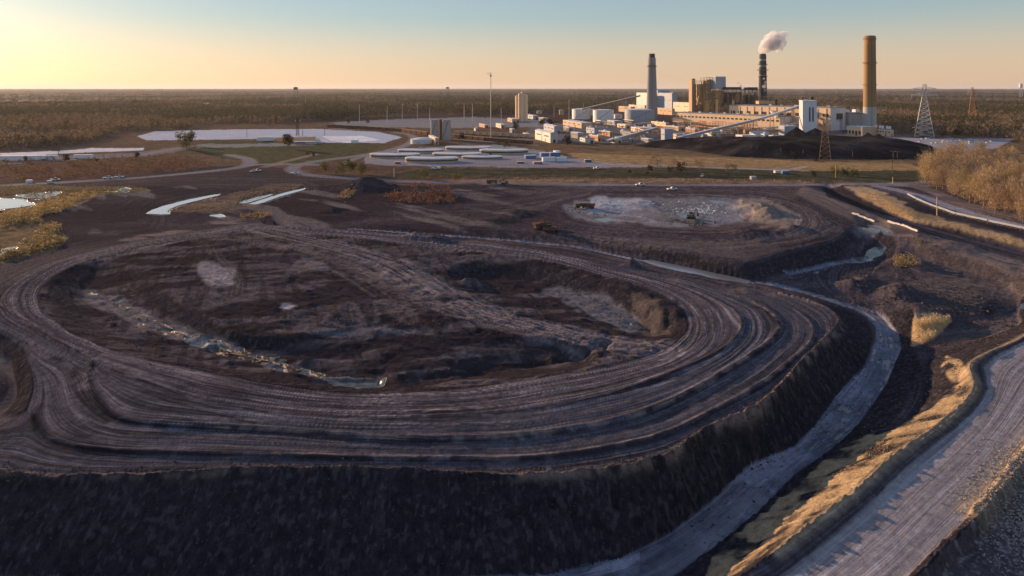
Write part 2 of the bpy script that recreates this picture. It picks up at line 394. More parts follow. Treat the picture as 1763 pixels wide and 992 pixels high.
def dline(pts, z=0.0, wmax=30.0):           # distance in metres to a line, only near it
    q = [np.array(p, float) for p in pts]
    for _ in range(2):
        nq = [q[0]]
        for i in range(len(q)-1): nq += [q[i]*.75+q[i+1]*.25, q[i]*.25+q[i+1]*.75]
        nq.append(q[-1]); q = nq
    W = np.array([at(p[0], p[1], z)[:2] for p in q])
    D = np.full(X.shape, 1e3)
    for i in range(len(W)-1):
        a, b = W[i], W[i+1]
        az0, az1 = sorted((math.atan2(a[0], a[1]), math.atan2(b[0], b[1]))); r0, r1 = sorted((np.hypot(*a), np.hypot(*b)))
        pad = wmax/max(r0, 20)
        j0, j1 = np.searchsorted(AZ, (az0-pad, az1+pad)); i0, i1 = np.searchsorted(RR, (r0*math.cos(min(az1-az0, 1)/2)-wmax, r1+wmax))
        if i1 <= i0 or j1 <= j0: continue
        x = X[i0:i1, j0:j1]; y = Y[i0:i1, j0:j1]; d = b-a; L2 = max(d@d, 1e-9)
        t = np.clip(((x-a[0])*d[0]+(y-a[1])*d[1])/L2, 0, 1)
        dd = np.hypot(x-a[0]-t*d[0], y-a[1]-t*d[1]); D[i0:i1, j0:j1] = np.minimum(D[i0:i1, j0:j1], dd)
    return D
# relief
slope = np.hypot(np.gradient(Z0, axis=0)/np.gradient(RR)[:, None], np.gradient(Z0, axis=1)/(np.gradient(AZ)[None, :]*RR[:, None]))
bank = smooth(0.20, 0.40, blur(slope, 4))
near = 1-smooth(540, 760, RR)[:, None]
cxm, cym = at(430, 330, 4)[:2]
ang = np.arctan2(X-cxm, -(Y-cym))
H = Z0.copy()
H += near*((fbm(X*.045, Y*.045, 4, 1)-.5)*.55 + (fbm(X*.3, Y*.3, 4, 2)-.5)*.14 + (fbm(X*1.3, Y*1.3, 3, 77)-.5)*.03)
rill = (fbm(ang*95+X*.02, ang*7+Z0*.10, 3, 11)-.5)*1.1 + (1-abs(2*fbm(ang*210, Z0*.22, 2, 12)-1))*.4
H += bank*near*rill*np.clip(np.hypot(X-cxm, Y-cym)/110, .3, 1.0)*np.clip(130/RR[:, None], .1, 1)**2*(1-smooth(160, 215, RR))[:, None]
lump = fbm(X*.16, Y*.16, 4, 3); lump = np.where(lump > .56, (lump-.56)*9, 0)
roadring = ((T0 > -0.05) & (T0 < 3.6) & (V0 > 205)).astype(float)
inside = ((T0 < -0.05)).astype(float)
H += near*(1-np.clip(roadring+bank, 0, 1))*lump*0.12
warp = (fbm(X*.02, Y*.02, 3, 8)-.5)*.30
def streak(t, f, s): return fbm(t*f, ang*2.2+t*.15, 2, s)
WQ = fbm(X*.03, Y*.03, 2, 163)*1.5
st1 = streak(T0+warp, 16, 21); st2 = streak(T0+warp*.5, 46, 22); st3 = streak(T0+warp*.3, 110, 23)
H += roadring*(1-bank*.6)*((st1-.5)*.20+(st2-.5)*.08+(st3-.5)*.03)
WH = ((T0 < -2.6) & (T0 > -4.2)).astype(float)
H += inside*((st1-.5)*.14+(st2-.5)*.08)+inside*((fbm(X*.22+Y*.1, Y*.5, 3, 64)-.5)*.6-abs(fbm((X-Y*.6)*.10+WQ, (X*.4+Y)*.34, 4, 164)-.5)*1.3)
flats = near*(1-roadring)*(1-inside)
H += flats*(1-bank)*((fbm(T0*26, ang*3, 2, 24)-.5)*.22)
def bermline(pts, z, h, w, rag=.6):
    global H
    d = dline(pts, z, w*4); n = fbm(X*.35, Y*.35, 3, 41)
    H = H + h*np.exp(-(d/w)**2)*(1-rag+rag*2*n)
bermline([(100,376),(96,392),(100,406),(115,425),(132,436),(170,441),(230,442),(300,445),(400,453),(470,456),(560,453),(644,442),(700,428),(757,405),(813,371),(847,346),(854,333),(844,318),(824,308)], 5.8, .30, .55)
bermline([(85,466),(125,471),(200,472),(300,474),(400,477),(500,479),(600,476),(686,462),(729,450),(771,431),(813,409),(840,392),(872,366),(890,348),(889,331),(870,316)], 5.0, .24, .5)
bermline(DTOP[2:], 4.4, .6, .8, .9)
bermline([(600,424),(680,405),(750,381),(795,358),(812,338),(812,326),(798,313),(770,299)], 6.3, .2, .5)
bermline([(0,313),(25,331),(60,351),(85,362)], 6.2, .25, .6)
bermline(GCR[2:], 6.0, .15, .9, .1)
bermline([(1061,541),(1090,506),(1120,470),(1170,418)], 5.0, .6, .8, .5)
bermline([(933,212),(960,218),(1003,233)], 2.6, .7, 2.0)
for (u, v, z, h, w) in [(692,273,2,3.6,3.2),(1008,272,-1,3.2,3.6),(985,300,-1,4.2,6),(932,290,-1,3.5,4.5),(950,286,-1,2.6,4),(718,316,4,3.0,4.0),(838,210,4,4,8),(822,200,5,3,8),(1000,322,-1.6,2.6,8),(395,183,0,5,13),(408,184,0,5,12),(458,188,0,3,12),(478,192,0,3,14),(455,242,4,2.2,4),(470,244,4,2,5),(485,246,4,1.8,5),(520,298,1,2.2,4),(510,300,1,2,3),(365,206,2,2,6),(1005,247,0,2.4,7),(1040,255,0,2,9),(730,326,4,2.5,4),(868,226,5,2.6,6),(820,228,6,2.4,9),(700,196,4,1.6,8),(660,200,4,1.8,10),(565,208,4,2.6,9),(545,214,5,1.8,9)]:
    x, y = at(u, v, z)[:2]; d = np.hypot(X-x, Y-y)
    H += h*np.clip(1-d/(w*1.6)*(.75+.5*fbm(X*.25, Y*.25, 3, 9)), 0, 1)**1.15
H = np.where(RR[:, None] < 620, H, 0)+np.where(RR[:, None] >= 520, (fbm(X*.02, Y*.02, 3, 4)-.5)*.8*smooth(520, 700, RR)[:, None], 0)
WET = np.zeros(X.shape)
rs_ = random.Random(21)
for _k in range(95):                        # tipped loads of spoil
    if _k < 45: u, v = rs_.uniform(110, 660), rs_.uniform(262, 372)
    else: u, v = rs_.uniform(930, 1100), rs_.uniform(262, 330)
    x, y = at(u, v, 4.5 if _k < 45 else -1)[:2]; i_, j_ = int(np.searchsorted(RR, math.hypot(x, y))), int(np.searchsorted(AZ, math.atan2(x, y)))
    if _k < 45 and (inside[i_, j_] < .5 or abs(T0[i_, j_]+3.6) < .3): continue
    w_ = rs_.uniform(.9, 2.2); s0, s1 = max(0, i_-45), i_+45; t0, t1 = max(0, j_-60), j_+60
    xx, yy = X[s0:s1, t0:t1], Y[s0:s1, t0:t1]; d = np.hypot(xx-x, (yy-y)*rs_.uniform(.7, 1.3))
    H[s0:s1, t0:t1] += w_*.30*np.clip(1-d/w_*(.75+.5*fbm(xx*.5, yy*.5, 2, 9)), 0, 1)
# long cut faces behind the mound weather smooth
Hs = H.copy()
q0, q1 = np.searchsorted(RR, (180, 440)); sub_ = Hs[q0:q1]
for _ in range(260): sub_[:, 1:-1] = (sub_[:, :-2]+sub_[:, 2:]+2*sub_[:, 1:-1])/4
Hs[q0:q1] = blur(sub_, 4)
mb_ = blur(bank, 6)*smooth(185, 225, RR)[:, None]; mb_ = np.clip(mb_*2.2, 0, 1)*(1-smooth(400, 440, RR))[:, None]; H = H*(1-mb_)+Hs*mb_+mb_*(fbm(X*.35, Y*.35, 3, 99)-.5)*.35
# ------------------------------------------------------------------ ground colour (what each kind of soil is, not how it is lit)
def C(*c): return np.array(c)
soil = np.zeros(X.shape+(3,)); cls = np.zeros(X.shape, np.int8)
n1 = fbm(X*.03, Y*.03, 4, 51)[..., None]; n2 = fbm(X*.4, Y*.4, 3, 52)[..., None]
soil[:] = C(.030,.026,.030)*(1-n1)+C(.096,.084,.088)*n1
soil *= (.72+.56*n2)
def mixc(mask, col, k=1.0):
    global soil
    m = (mask*k)[..., None]; soil = soil*(1-m)+np.asarray(col)*m
tan_ = C(.32,.292,.275); stn = smooth(.40, .62, st1*.5+st2*.35+st3*.15)
mixc(roadring*(1-bank), C(.105,.098,.102), .75)
mixc(roadring*(1-bank)*stn*np.clip((3.2-T0)/1.5, .35, 1), tan_, .95)
mixc(roadring*smooth(.56,.66,st2), C(.045,.038,.040), .7); mixc(roadring*smooth(.58,.64,st3), C(.04,.034,.036), .6); mixc(roadring*smooth(.60,.68,st1), C(.05,.043,.045), .6)
mixc(roadring*smooth(1.02, 1.4, T0)*(1-bank)*.6, C(.085,.083,.088), .6)
hroad = inside*np.exp(-((T0+3.6)/.35)**2)
mixc(hroad*smooth(.35,.6,st1*.6+st2*.4), tan_, .85)
mixc(inside, C(.034,.028,.029), .85); mixc(inside*smooth(.47,.62,fbm(X*.05+Y*.03, Y*.22-X*.05, 4, 61)), C(.155,.135,.128), .62); mixc(inside*smooth(.5,.62,fbm(X*.5+Y*.2, Y*.06-X*.03, 3, 63)), C(.035,.028,.028), .6)
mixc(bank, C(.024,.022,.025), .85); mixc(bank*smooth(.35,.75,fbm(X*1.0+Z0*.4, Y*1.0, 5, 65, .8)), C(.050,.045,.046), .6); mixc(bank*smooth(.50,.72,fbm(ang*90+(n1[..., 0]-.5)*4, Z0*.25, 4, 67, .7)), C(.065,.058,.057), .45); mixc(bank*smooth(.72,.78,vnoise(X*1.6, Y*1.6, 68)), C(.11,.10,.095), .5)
mixc(flats*(1-bank)*smooth(.5,.7,fbm(T0*26, ang*3, 2, 24)), C(.15,.128,.115), .5)
pale = C(.34,.31,.28)
def trail(pts, z, w, col=(.24,.21,.195), k=.9, f=1.1, seed=0):
    """a beaten track: several wheel lines side by side along the traced course"""
    d = dline(pts, z, w*1.6); a = 1-smooth(w*.30, w*.62, d+(fbm(X*.2, Y*.2, 3, 70+seed)-.5)*w*.5)
    st = fbm(d*f, ang*3, 2, 170+seed); mixc(a*smooth(.30, .56, st), C(*col), k); mixc(a*smooth(.60,.70, st), C(.04,.034,.034), .6)
trail([(286,228),(330,238),(385,252),(425,264),(455,280),(485,300),(540,322),(600,338),(660,350),(715,358)], 6.5, 15, k=.95)
trail([(235,238),(300,246),(350,262),(395,285),(430,312),(450,328)], 6.3, 6, (.15,.125,.11), .8, 1.6, 1)
trail([(260,236),(330,250),(390,272),(440,300),(490,320),(560,338)], 6.4, 5, (.17,.145,.13), .8, 1.8, 2)
trail([(215,240),(245,262),(262,285),(258,300)], 6.0, 4, (.14,.12,.105), .7, 1.8, 3)
trail([(330,236),(420,246),(480,256),(560,262)], 6.2, 4, (.13,.11,.10), .6, 1.5, 4)
trail([(300,246),(380,262),(450,300),(520,330),(600,346)], 6.3, 3, (.19,.165,.15), .8, 2.2, 5)
trail([(100,262),(200,238),(300,222),(380,212),(440,208)], 5.5, 12, (.19,.16,.14), .9, 1.2, 6)
trail([(350,216),(450,222),(560,230),(650,236),(711,246),(760,250),(830,246),(880,240),(905,228)], 4.0, 6, (.15,.13,.12), .8, 1.4, 7)
trail([(560,226),(620,231),(700,240),(780,244),(850,238),(888,230),(894,214),(872,200),(820,190),(740,187),(660,187)], 4.0, 7, (.16,.138,.125), .85, 1.4, 8)
trail([(60,230),(120,232),(180,226),(240,222)], .5, 10, (.16,.135,.12), .7, 1.0, 9)
trail([(120,214),(160,222),(230,224),(300,220)], .5, 6, (.17,.145,.13), .7, 1.4, 10)
trail([(1000,290),(1050,285),(1090,288),(1120,300)], -.8, 12, (.15,.128,.11), .8, 1.2, 11)
trail([(985,300),(1040,302),(1090,300)], -.8, 5, (.15,.128,.11), .8, 1.5, 12)
trail([(860,292),(900,286),(950,284),(1000,290)], -.8, 5, (.13,.112,.10), .7, 1.5, 13)
trail([(560,245),(640,256),(700,270),(760,284),(810,296)], 3.5, 6, (.13,.115,.105), .7, 1.4, 14)
trail([(880,184),(700,182),(560,184),(420,190)], .4, 8, (.13,.108,.10), .7, 1.0, 15)
mixc(patch([(92,290),(130,302),(170,322),(225,345),(260,358),(230,362),(180,345),(130,325),(95,306)], 8), C(.19,.175,.16)*1.0, .75)
for p, c, k in [
    ([(213,268),(225,263),(255,270),(257,285),(240,293),(225,288)], C(.27,.25,.23), .9),
    ([(307,314),(318,310),(324,313),(312,318)], C(.5,.48,.45), .9),
    ([(330,338),(400,334),(470,338),(440,343),(380,345),(345,343)], C(.16,.16,.16), .8),
    ([(330,258),(360,262),(345,275),(310,275)], C(.2,.18,.16), .5),
    ([(90,228),(100,226),(130,236),(115,238)], C(.3,.26,.22), .8),
    ([(150,185),(200,178),(240,182),(210,192),(150,196)], C(.13,.11,.105), .6),
    ([(612,205),(640,196),(720,194),(800,194),(840,200),(800,224),(740,226),(640,220)], C(.25,.25,.245), .85),
    ([(630,200),(655,194),(700,196),(720,204),(690,210),(640,210)], C(.50,.51,.51), .85),
    ([(660,216),(740,214),(760,220),(680,222)], C(.20,.18,.16), .8),
    ([(808,196),(836,196),(868,206),(878,218),(868,228),(830,225),(806,210)], C(.26,.22,.17), .9),
    ([(605,294),(660,300),(705,335),(690,342),(640,318),(590,300)], C(.17,.165,.165), .85),
    ([(690,296),(720,308),(735,345),(700,340)], C(.16,.13,.10), .5),
    ([(930,226),(960,222),(975,228),(955,238),(938,236)], C(.17,.17,.165), .8),
    ([(700,236),(780,244),(860,246),(815,262),(740,250)], C(.13,.11,.10), .7),
    ([(995,240),(1060,250),(1120,285),(1120,312),(1060,300),(1000,290)], C(.115,.095,.082), .6)]:
    mixc(patch(p, 7 if p[0][0] != 307 else 3, 6), c, k)
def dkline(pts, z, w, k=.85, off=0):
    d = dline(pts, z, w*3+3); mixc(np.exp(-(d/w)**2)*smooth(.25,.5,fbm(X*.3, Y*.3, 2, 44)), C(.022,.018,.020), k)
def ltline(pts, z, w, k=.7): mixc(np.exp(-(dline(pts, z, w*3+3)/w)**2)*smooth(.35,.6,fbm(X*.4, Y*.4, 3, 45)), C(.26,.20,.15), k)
LA = [(100,376),(96,392),(100,406),(115,425),(132,437),(170,442),(230,443),(300,446),(400,454),(470,457),(560,454),(644,443),(700,429),(757,406),(813,372),(847,347),(854,334),(844,319),(824,309)]
LC = [(36,427),(38,442),(55,459),(85,468),(125,473),(200,474),(300,476),(400,479),(500,481),(600,478),(688,464),(731,452),(773,433),(815,411),(843,394),(874,367),(892,348)]
LB = [(0,313),(25,331),(60,351),(85,363),(115,380),(150,393),(215,415),(300,429),(400,437),(500,434),(590,425),(680,406),(750,382),(795,359),(812,338),(812,326),(798,313),(770,299)]
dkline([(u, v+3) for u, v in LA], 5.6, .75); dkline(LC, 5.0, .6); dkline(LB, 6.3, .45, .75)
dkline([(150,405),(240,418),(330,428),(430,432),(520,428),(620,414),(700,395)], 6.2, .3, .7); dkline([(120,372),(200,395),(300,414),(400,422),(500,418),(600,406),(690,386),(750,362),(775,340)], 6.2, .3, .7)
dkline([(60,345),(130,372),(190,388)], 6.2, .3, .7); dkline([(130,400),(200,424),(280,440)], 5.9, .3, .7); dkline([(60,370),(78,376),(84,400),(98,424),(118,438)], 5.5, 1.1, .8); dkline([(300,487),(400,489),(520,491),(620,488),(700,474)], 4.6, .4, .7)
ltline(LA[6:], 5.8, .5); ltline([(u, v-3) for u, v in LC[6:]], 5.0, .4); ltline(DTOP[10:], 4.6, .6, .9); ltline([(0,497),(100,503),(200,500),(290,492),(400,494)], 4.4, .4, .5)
# crest of the haul roads
zone = smooth(172, 182, V0)*(1-smooth(236, 262, V0))*(1-roadring)*(1-inside)*(1-smooth(420, 700, U0+WU*160))
mixc(zone, C(.052,.044,.045), .7); mixc(zone*smooth(.40, .58, fbm(X*.018, Y*.030, 4, 68)), C(.040,.032,.034), .85); mixc(zone*smooth(.56,.68,fbm(X*.06+Y*.05, Y*.02, 4, 69)), C(.20,.17,.15), .7)
haul = inpoly([(870,190),(880,182),(905,189),(940,205),(975,220),(1020,235),(1060,247),(1200,288),(1200,312),(1120,283),(1090,270),(1050,257),(1000,242),(960,229),(920,214),(890,200)])
mixc(blur(haul.astype(float), 3), C(.165,.135,.115), .9)
big = inpoly([(680,712),(790,655),(880,590),(930,549),(950,530),(985,496),(1015,470),(1045,447),(1070,423),(1080,404),(1079,390),(1076,380),(1088,370),(1102,362),(1130,347),(1300,262),(1300,330),(1120,468),(1061,539),(960,640),(860,720)])
mixc(blur(big.astype(float), 3), C(.34,.315,.285), .95)
bs = fbm(T0*22+(fbm(X*.03,Y*.03,2,7)-.5), (X+Y)*.02, 2, 71)
mixc(big*smooth(.5,.7,bs), C(.22,.20,.185), .5); mixc(big*smooth(.62,.42,bs)*.5, C(.36,.33,.29), .4)
cls[big] = 1; cls[haul] = 1
H = np.where(big, Z0+(H-Z0)*.15, H)
corner = inpoly([(875,722),(973,642),(1072,543),(1101,508),(1131,472),(1300,330),(1400,720)])
gr = vnoise(X*2.2, Y*2.2, 5)
mixc(corner*1.0, C(.10,.085,.08), .9); mixc(corner*smooth(.6,.8,gr), C(.26,.22,.2), .8)
# golden slope
gold = C(.47,.345,.18)
gmask = patch([(760,640),(850,578),(905,537),(925,521),(966,484),(1000,458),(1029,439),(1055,415),(1067,399),(1062,389),(1050,372),(1035,368),(1030,380),(1045,400),(1020,422),(985,442),(950,455),(905,480),(860,520),(780,590)], 3)
mixc(gmask*smooth(.30,.62,fbm(X*.25, Y*.25, 4, 81)), gold, .9)
mixc(np.exp(-(dline(GCR[2:], 6.0, 8)/.9)**2), C(.42,.33,.20), .8)
mixc(np.exp(-(dline([(1061,541),(1090,506),(1120,470),(1170,418)], 5.0, 10)/2.0)**2), C(.46,.35,.20), .85)
mixc(patch([(1000,326),(1038,326),(1040,332),(1020,350),(1004,357),(996,356)], 2), gold*1.05, .9)
mixc(patch([(925,181),(952,183),(975,192),(1010,212),(1120,240),(1120,250),(1040,228),(1000,221),(975,210),(945,198)], 4), gold*.95, .85)
mixc(patch([(900,184),(925,186),(960,203),(980,216),(940,206),(905,194)], 2), C(.035,.03,.028), .85)
# ditch
ditch = inpoly(ETOE[::-1]+[(-200,650),(0,664),(150,668)]+FEDG) & (V0 > 285)
ditch |= dline([(822,287),(796,283),(740,271),(687,260),(633,248),(560,241),(450,233),(382,228)], 0, 6) < 1.1
ditch |= dline([(862,281),(900,272),(950,262)], -1.4, 8) < 2.0
dk = fbm(X*.12, Y*.12, 4, 91)
dks = smooth(.38,.62, dk*.6+.4*fbm(T0*9+WU*2, (X-Y)*.015, 3, 92))[..., None]
soil[ditch] = (C(.15,.165,.19)*(1-dks)+C(.30,.305,.32)*dks)[ditch]
cls[ditch] = 4
H = np.where(ditch, Z0+(fbm(X*.5,Y*.5,3,14)-.5)*.12, H)
# middle distance
def band(poly, col, k=.95, c=None, wob=2.5, soft=1):
    m = patch(poly, wob, soft); mixc(m, col, k)
    if c is not None: cls[m > .5] = c
def pgrad(a, b, s, f=.05):
    n = fbm(X*f, Y*f, 3, s)[..., None]; return C(*a)*(1-n)+C(*b)*n
farm = (V0 < 181) & (RR[:, None] > 450)
soil = np.where(farm[..., None], pgrad((.10,.065,.045), (.17,.115,.075), 101), soil)
mixc(((V0 < 112) & farm).astype(float), C(.075,.052,.040), 1.0)
cls[farm] = 3
band([(0,178),(240,160),(290,158),(340,168),(460,178),(320,182),(140,182),(0,186)], C(.07,.058,.055), .9, 0)
band([(0,180),(80,182),(160,183),(165,187),(130,190),(60,200),(0,195)], C(.22,.17,.09), .8, 3)
band([(60,196),(95,190),(105,193),(80,205),(40,215),(0,222),(0,212)], C(.34,.24,.11), .85, 3)
band([(0,212),(35,214),(60,226),(75,238),(60,252),(20,262),(0,268)], C(.25,.18,.09), .85, 3)
band([(165,209),(230,196),(300,178),(335,180),(290,200),(240,212)], C(.16,.125,.085), .8, 3)
band([(230,132),(345,133),(420,136),(400,146),(340,158),(285,158),(240,150),(200,142),(215,135)], C(.085,.085,.045), .85, 3)
band([(60,150),(165,148),(200,152),(235,160),(120,172),(0,178),(0,156)], C(.13,.075,.05), .9, 3)
band([(470,162),(1000,163),(1060,172),(1000,180),(900,176),(740,173),(560,171),(400,172)], C(.070,.072,.042), .9, 3)
band([(430,175),(600,174),(740,173),(880,176),(905,180),(740,179),(560,178)], C(.27,.185,.11), .85, 3)
band([(620,146),(700,143),(800,150),(900,155),(985,152),(1010,164),(880,165),(740,160),(640,158)], C(.34,.235,.11), .92, 3)
band([(560,132),(640,134),(740,140),(880,152),(980,152),(1010,158),(700,148),(600,144)], C(.16,.11,.065), .8, 3)
band([(400,148),(430,142),(540,136),(590,142),(640,154),(700,159),(740,161),(560,161),(420,159),(398,156)], C(.30,.30,.31), .85, 0)
band([(590,112),(740,118),(790,128),(880,120),(1000,127),(960,136),(700,135),(560,133)], C(.17,.155,.15), .85, 0)
band([(940,128),(1110,130),(1090,140),(1040,146),(1020,140),(960,132)], C(.33,.33,.35), .9, 0)
band([(150,127),(170,121.5),(260,119.5),(350,119),(415,122.5),(440,128),(420,134.5),(350,134),(300,129.5),(220,131),(160,131.5)], C(.46,.50,.58), .95, 5, 1, 0)
band([(300,128.5),(345,127.5),(352,133),(300,133.5)], C(.22,.15,.08), .9, 3, 1, 0)
band([(352,127),(395,126.5),(416,131),(380,134),(362,132)], C(.75,.75,.75), .95, 5, 1, 0)
band([(0,146),(80,142),(100,140),(158,140),(156,142.5),(80,145),(0,151)], C(.60,.62,.66), .95, 5, 1, 0)
band([(0,152),(80,148),(150,145),(200,138),(205,142),(160,149),(0,157)], C(.20,.185,.19), .9, 0)
band([(215,136),(345,134),(345,137),(215,140)], C(.26,.26,.25), .8, 0)
band([(360,112),(440,108),(520,106),(600,110),(600,117),(470,118),(380,116)], C(.28,.29,.31), .7, 0)
def road(pts, w, col=(.22,.215,.22), z=0.3, c=2):
    d = dline(pts, z, w*2); m = d < w/2; mixc(blur(m.astype(float), 1), C(*col), .95); cls[m] = c
    sh = (d >= w/2) & (d < w/2+2.0); mixc(sh.astype(float), C(.24,.19,.13), .5)
road([(-60,185),(0,181),(90,176),(150,172.5),(230,165),(268,160),(276,155),(268,150),(250,147)], 11)
road([(276,158),(300,157),(350,158)], 9, (.26,.25,.24))
road([(1010,181),(900,180),(740,181),(560,179),(460,177),(400,174),(350,171),(322,167),(318,160),(345,154),(400,147),(440,139),(455,131),(448,124),(410,118)], 11)
road([(372,158),(390,150),(420,144)], 6)
road([(0,157),(80,152),(150,148),(195,140),(230,135)], 8, (.24,.23,.23))
road([(290,160),(330,150),(345,146)], 7, (.25,.2,.15))
road([(600,153),(680,158),(760,160),(860,164),(880,160)], 7, (.38,.36,.34))
road([(930,181),(1010,178),(1030,176)], 9)
road([(960,182),(1000,190),(1040,204),(1080,216),(1120,226),(1200,246)], 9, (.26,.27,.29), 1)
road([(1000,180),(1030,190),(1060,203),(1100,214),(1140,223)], 8, (.17,.14,.13), 1)
def wetp(poly, k=1.0, wob=5):
    global WET
    WET = np.maximum(WET, patch(poly, wob, 4)*k)
wetp([(92,290),(130,302),(170,322),(225,345),(260,358),(230,362),(180,345),(130,325),(95,306)], .56); wetp([(195,347),(215,344),(245,352),(290,364),(330,380),(370,388),(415,390),(424,396),(400,404),(360,400),(300,382),(240,366),(200,354)], .72)
wetp([(352,394),(378,389),(400,392),(424,390),(420,400),(395,403),(366,400)], 1.0, 2); wetp([(205,347),(230,347),(262,356),(275,362),(240,360),(210,353)], .95, 2)
wetp([(612,208),(640,196),(700,194),(760,198),(800,204),(790,218),(740,222),(660,218)], .55); wetp([(655,199),(676,198),(684,202),(664,205)], 1, 1); wetp([(734,212),(747,210),(762,213),(748,217)], 1, 1); wetp([(756,204),(775,207),(782,212),(768,213)], 1, 1); wetp([(640,217),(665,216),(684,219),(660,221)], .9, 1); wetp([(770,196),(790,196),(800,200),(780,201)], .9, 1)
wetp([(944,262),(946,254),(960,246),(972,248),(966,257),(950,263)], .95, 2); wetp([(862,283),(900,271),(945,258),(948,262),(900,276),(866,285)], .6, 2); wetp([(940,224),(965,224),(980,232),(960,236),(942,232)], .85, 2)
wetp([(1108,318),(1120,311),(1136,309),(1131,318),(1114,320)], 1, 1); wetp([(0,250),(14,245),(22,249),(8,258),(0,260)], .9, 2); wetp([(40,243),(70,236),(60,244)], .7, 2)
wetp([(600,294),(660,302),(700,334),(680,330),(640,310)], .5); wetp([(88,188),(120,186),(145,183),(145,187),(110,190)], .7, 2); wetp([(1000,340),(1040,345),(1060,352),(1010,356)], .45)
WET = np.where(ditch, np.maximum(WET, .53+.28*smooth(480, 540, V0)*(U0 > 700)+.12*smooth(.5, .3, dk)), WET)
WATERS = [
 ('pond', [(-60,193),(0,195),(26,195.5),(31,199),(40,201.5),(20,205),(0,207),(-60,209)], -.25, .04, (.05,.055,.055)),
 ('pond', [(159,211.5),(167,207.5),(178,203.5),(205,196.5),(230,191.5),(243,189.8),(238,192),(210,198.8),(194,203),(186,206.5),(183,209.5),(187,212),(176,212.5)], -.3, .04, (.05,.055,.055)),
 ('pond', [(260,200),(268,197),(284,193),(300,189.5),(297,191.5),(284,196),(268,200.5)], -.3, .04, (.05,.055,.055)),
 ('pond', [(272,201),(290,195),(312,188.5),(336,183.2),(331,186),(306,193),(288,199.5),(280,201.5)], -.3, .04, (.05,.055,.055)),
 ('pond', [(228,213.5),(240,212.5),(248,215),(240,216)], .55, .04, (.05,.055,.055)),
 ('pond', [(14,192),(40,189),(68,188),(62,191),(50,195),(30,195)], -.05, .2, (.12,.12,.13)),
 ('pond', [(126,186),(136,183),(144,185),(136,188)], .3, .1, (.05,.055,.055)),
 ('water', [(700,262.5),(712,262),(760,272),(800,280),(822,285.6),(818,288),(790,284),(740,275),(712,267)], .0, .15, (.15,.16,.18)),
]
for nm_, poly_, z_in, r_, c_ in list(WATERS):      # the bed of every pool lies below its water
    zw_ = z_in
    if nm_ == 'puddle':
        q_ = inpoly(poly_); zw_ = float(np.percentile(Z0[q_], 35)) if q_.any() else zw_
        WATERS[WATERS.index((nm_, poly_, z_in, r_, c_))] = (nm_, poly_, zw_, r_, c_)
    Uw, Vw = project(X, Y, np.full(X.shape, zw_)); ins = inpoly(poly_, Uw, Vw)
    near_ = blur(ins.astype(float), 4) > .02
    WET = np.maximum(WET, np.clip(blur(ins.astype(float), 10)*3, 0, .75)*(nm_ == 'pond'))
    m_ = np.clip(blur(ins.astype(float), 3)*1.6, 0, 1); H = H*(1-m_)+np.minimum(H, zw_-.35)*m_
soil = np.where((near > 0)[..., None]*np.ones((1, NA, 1)) > 0, soil*(1+near[..., None]*(C(.86,.86,.97)-1)), soil)
soil = np.clip(soil, .012, .9)
# slow tone drift plus grit so that no soil is flat
soil *= (.80+.40*fbm(X*.9, Y*.9, 3, 111))[..., None]

G = H
U1, V1 = project(X, Y, G)
def hz(x, y):                               # height of the ground under a point
    a = math.atan2(x, y); r = math.hypot(x, y)
    j = int(np.clip(np.searchsorted(AZ, a), 0, NA-1)); i = int(np.clip(np.searchsorted(RR, r), 0, NR-1))
    return float(G[i, j])
def on(u, v, z=0.0, dz=0.0):                # point on the built ground seen at (u, v)
    for _ in range(4):
        x, y, _z = at(u, v, z); z = hz(x, y)
    x, y, _z = at(u, v, z); return (x, y, z+dz)

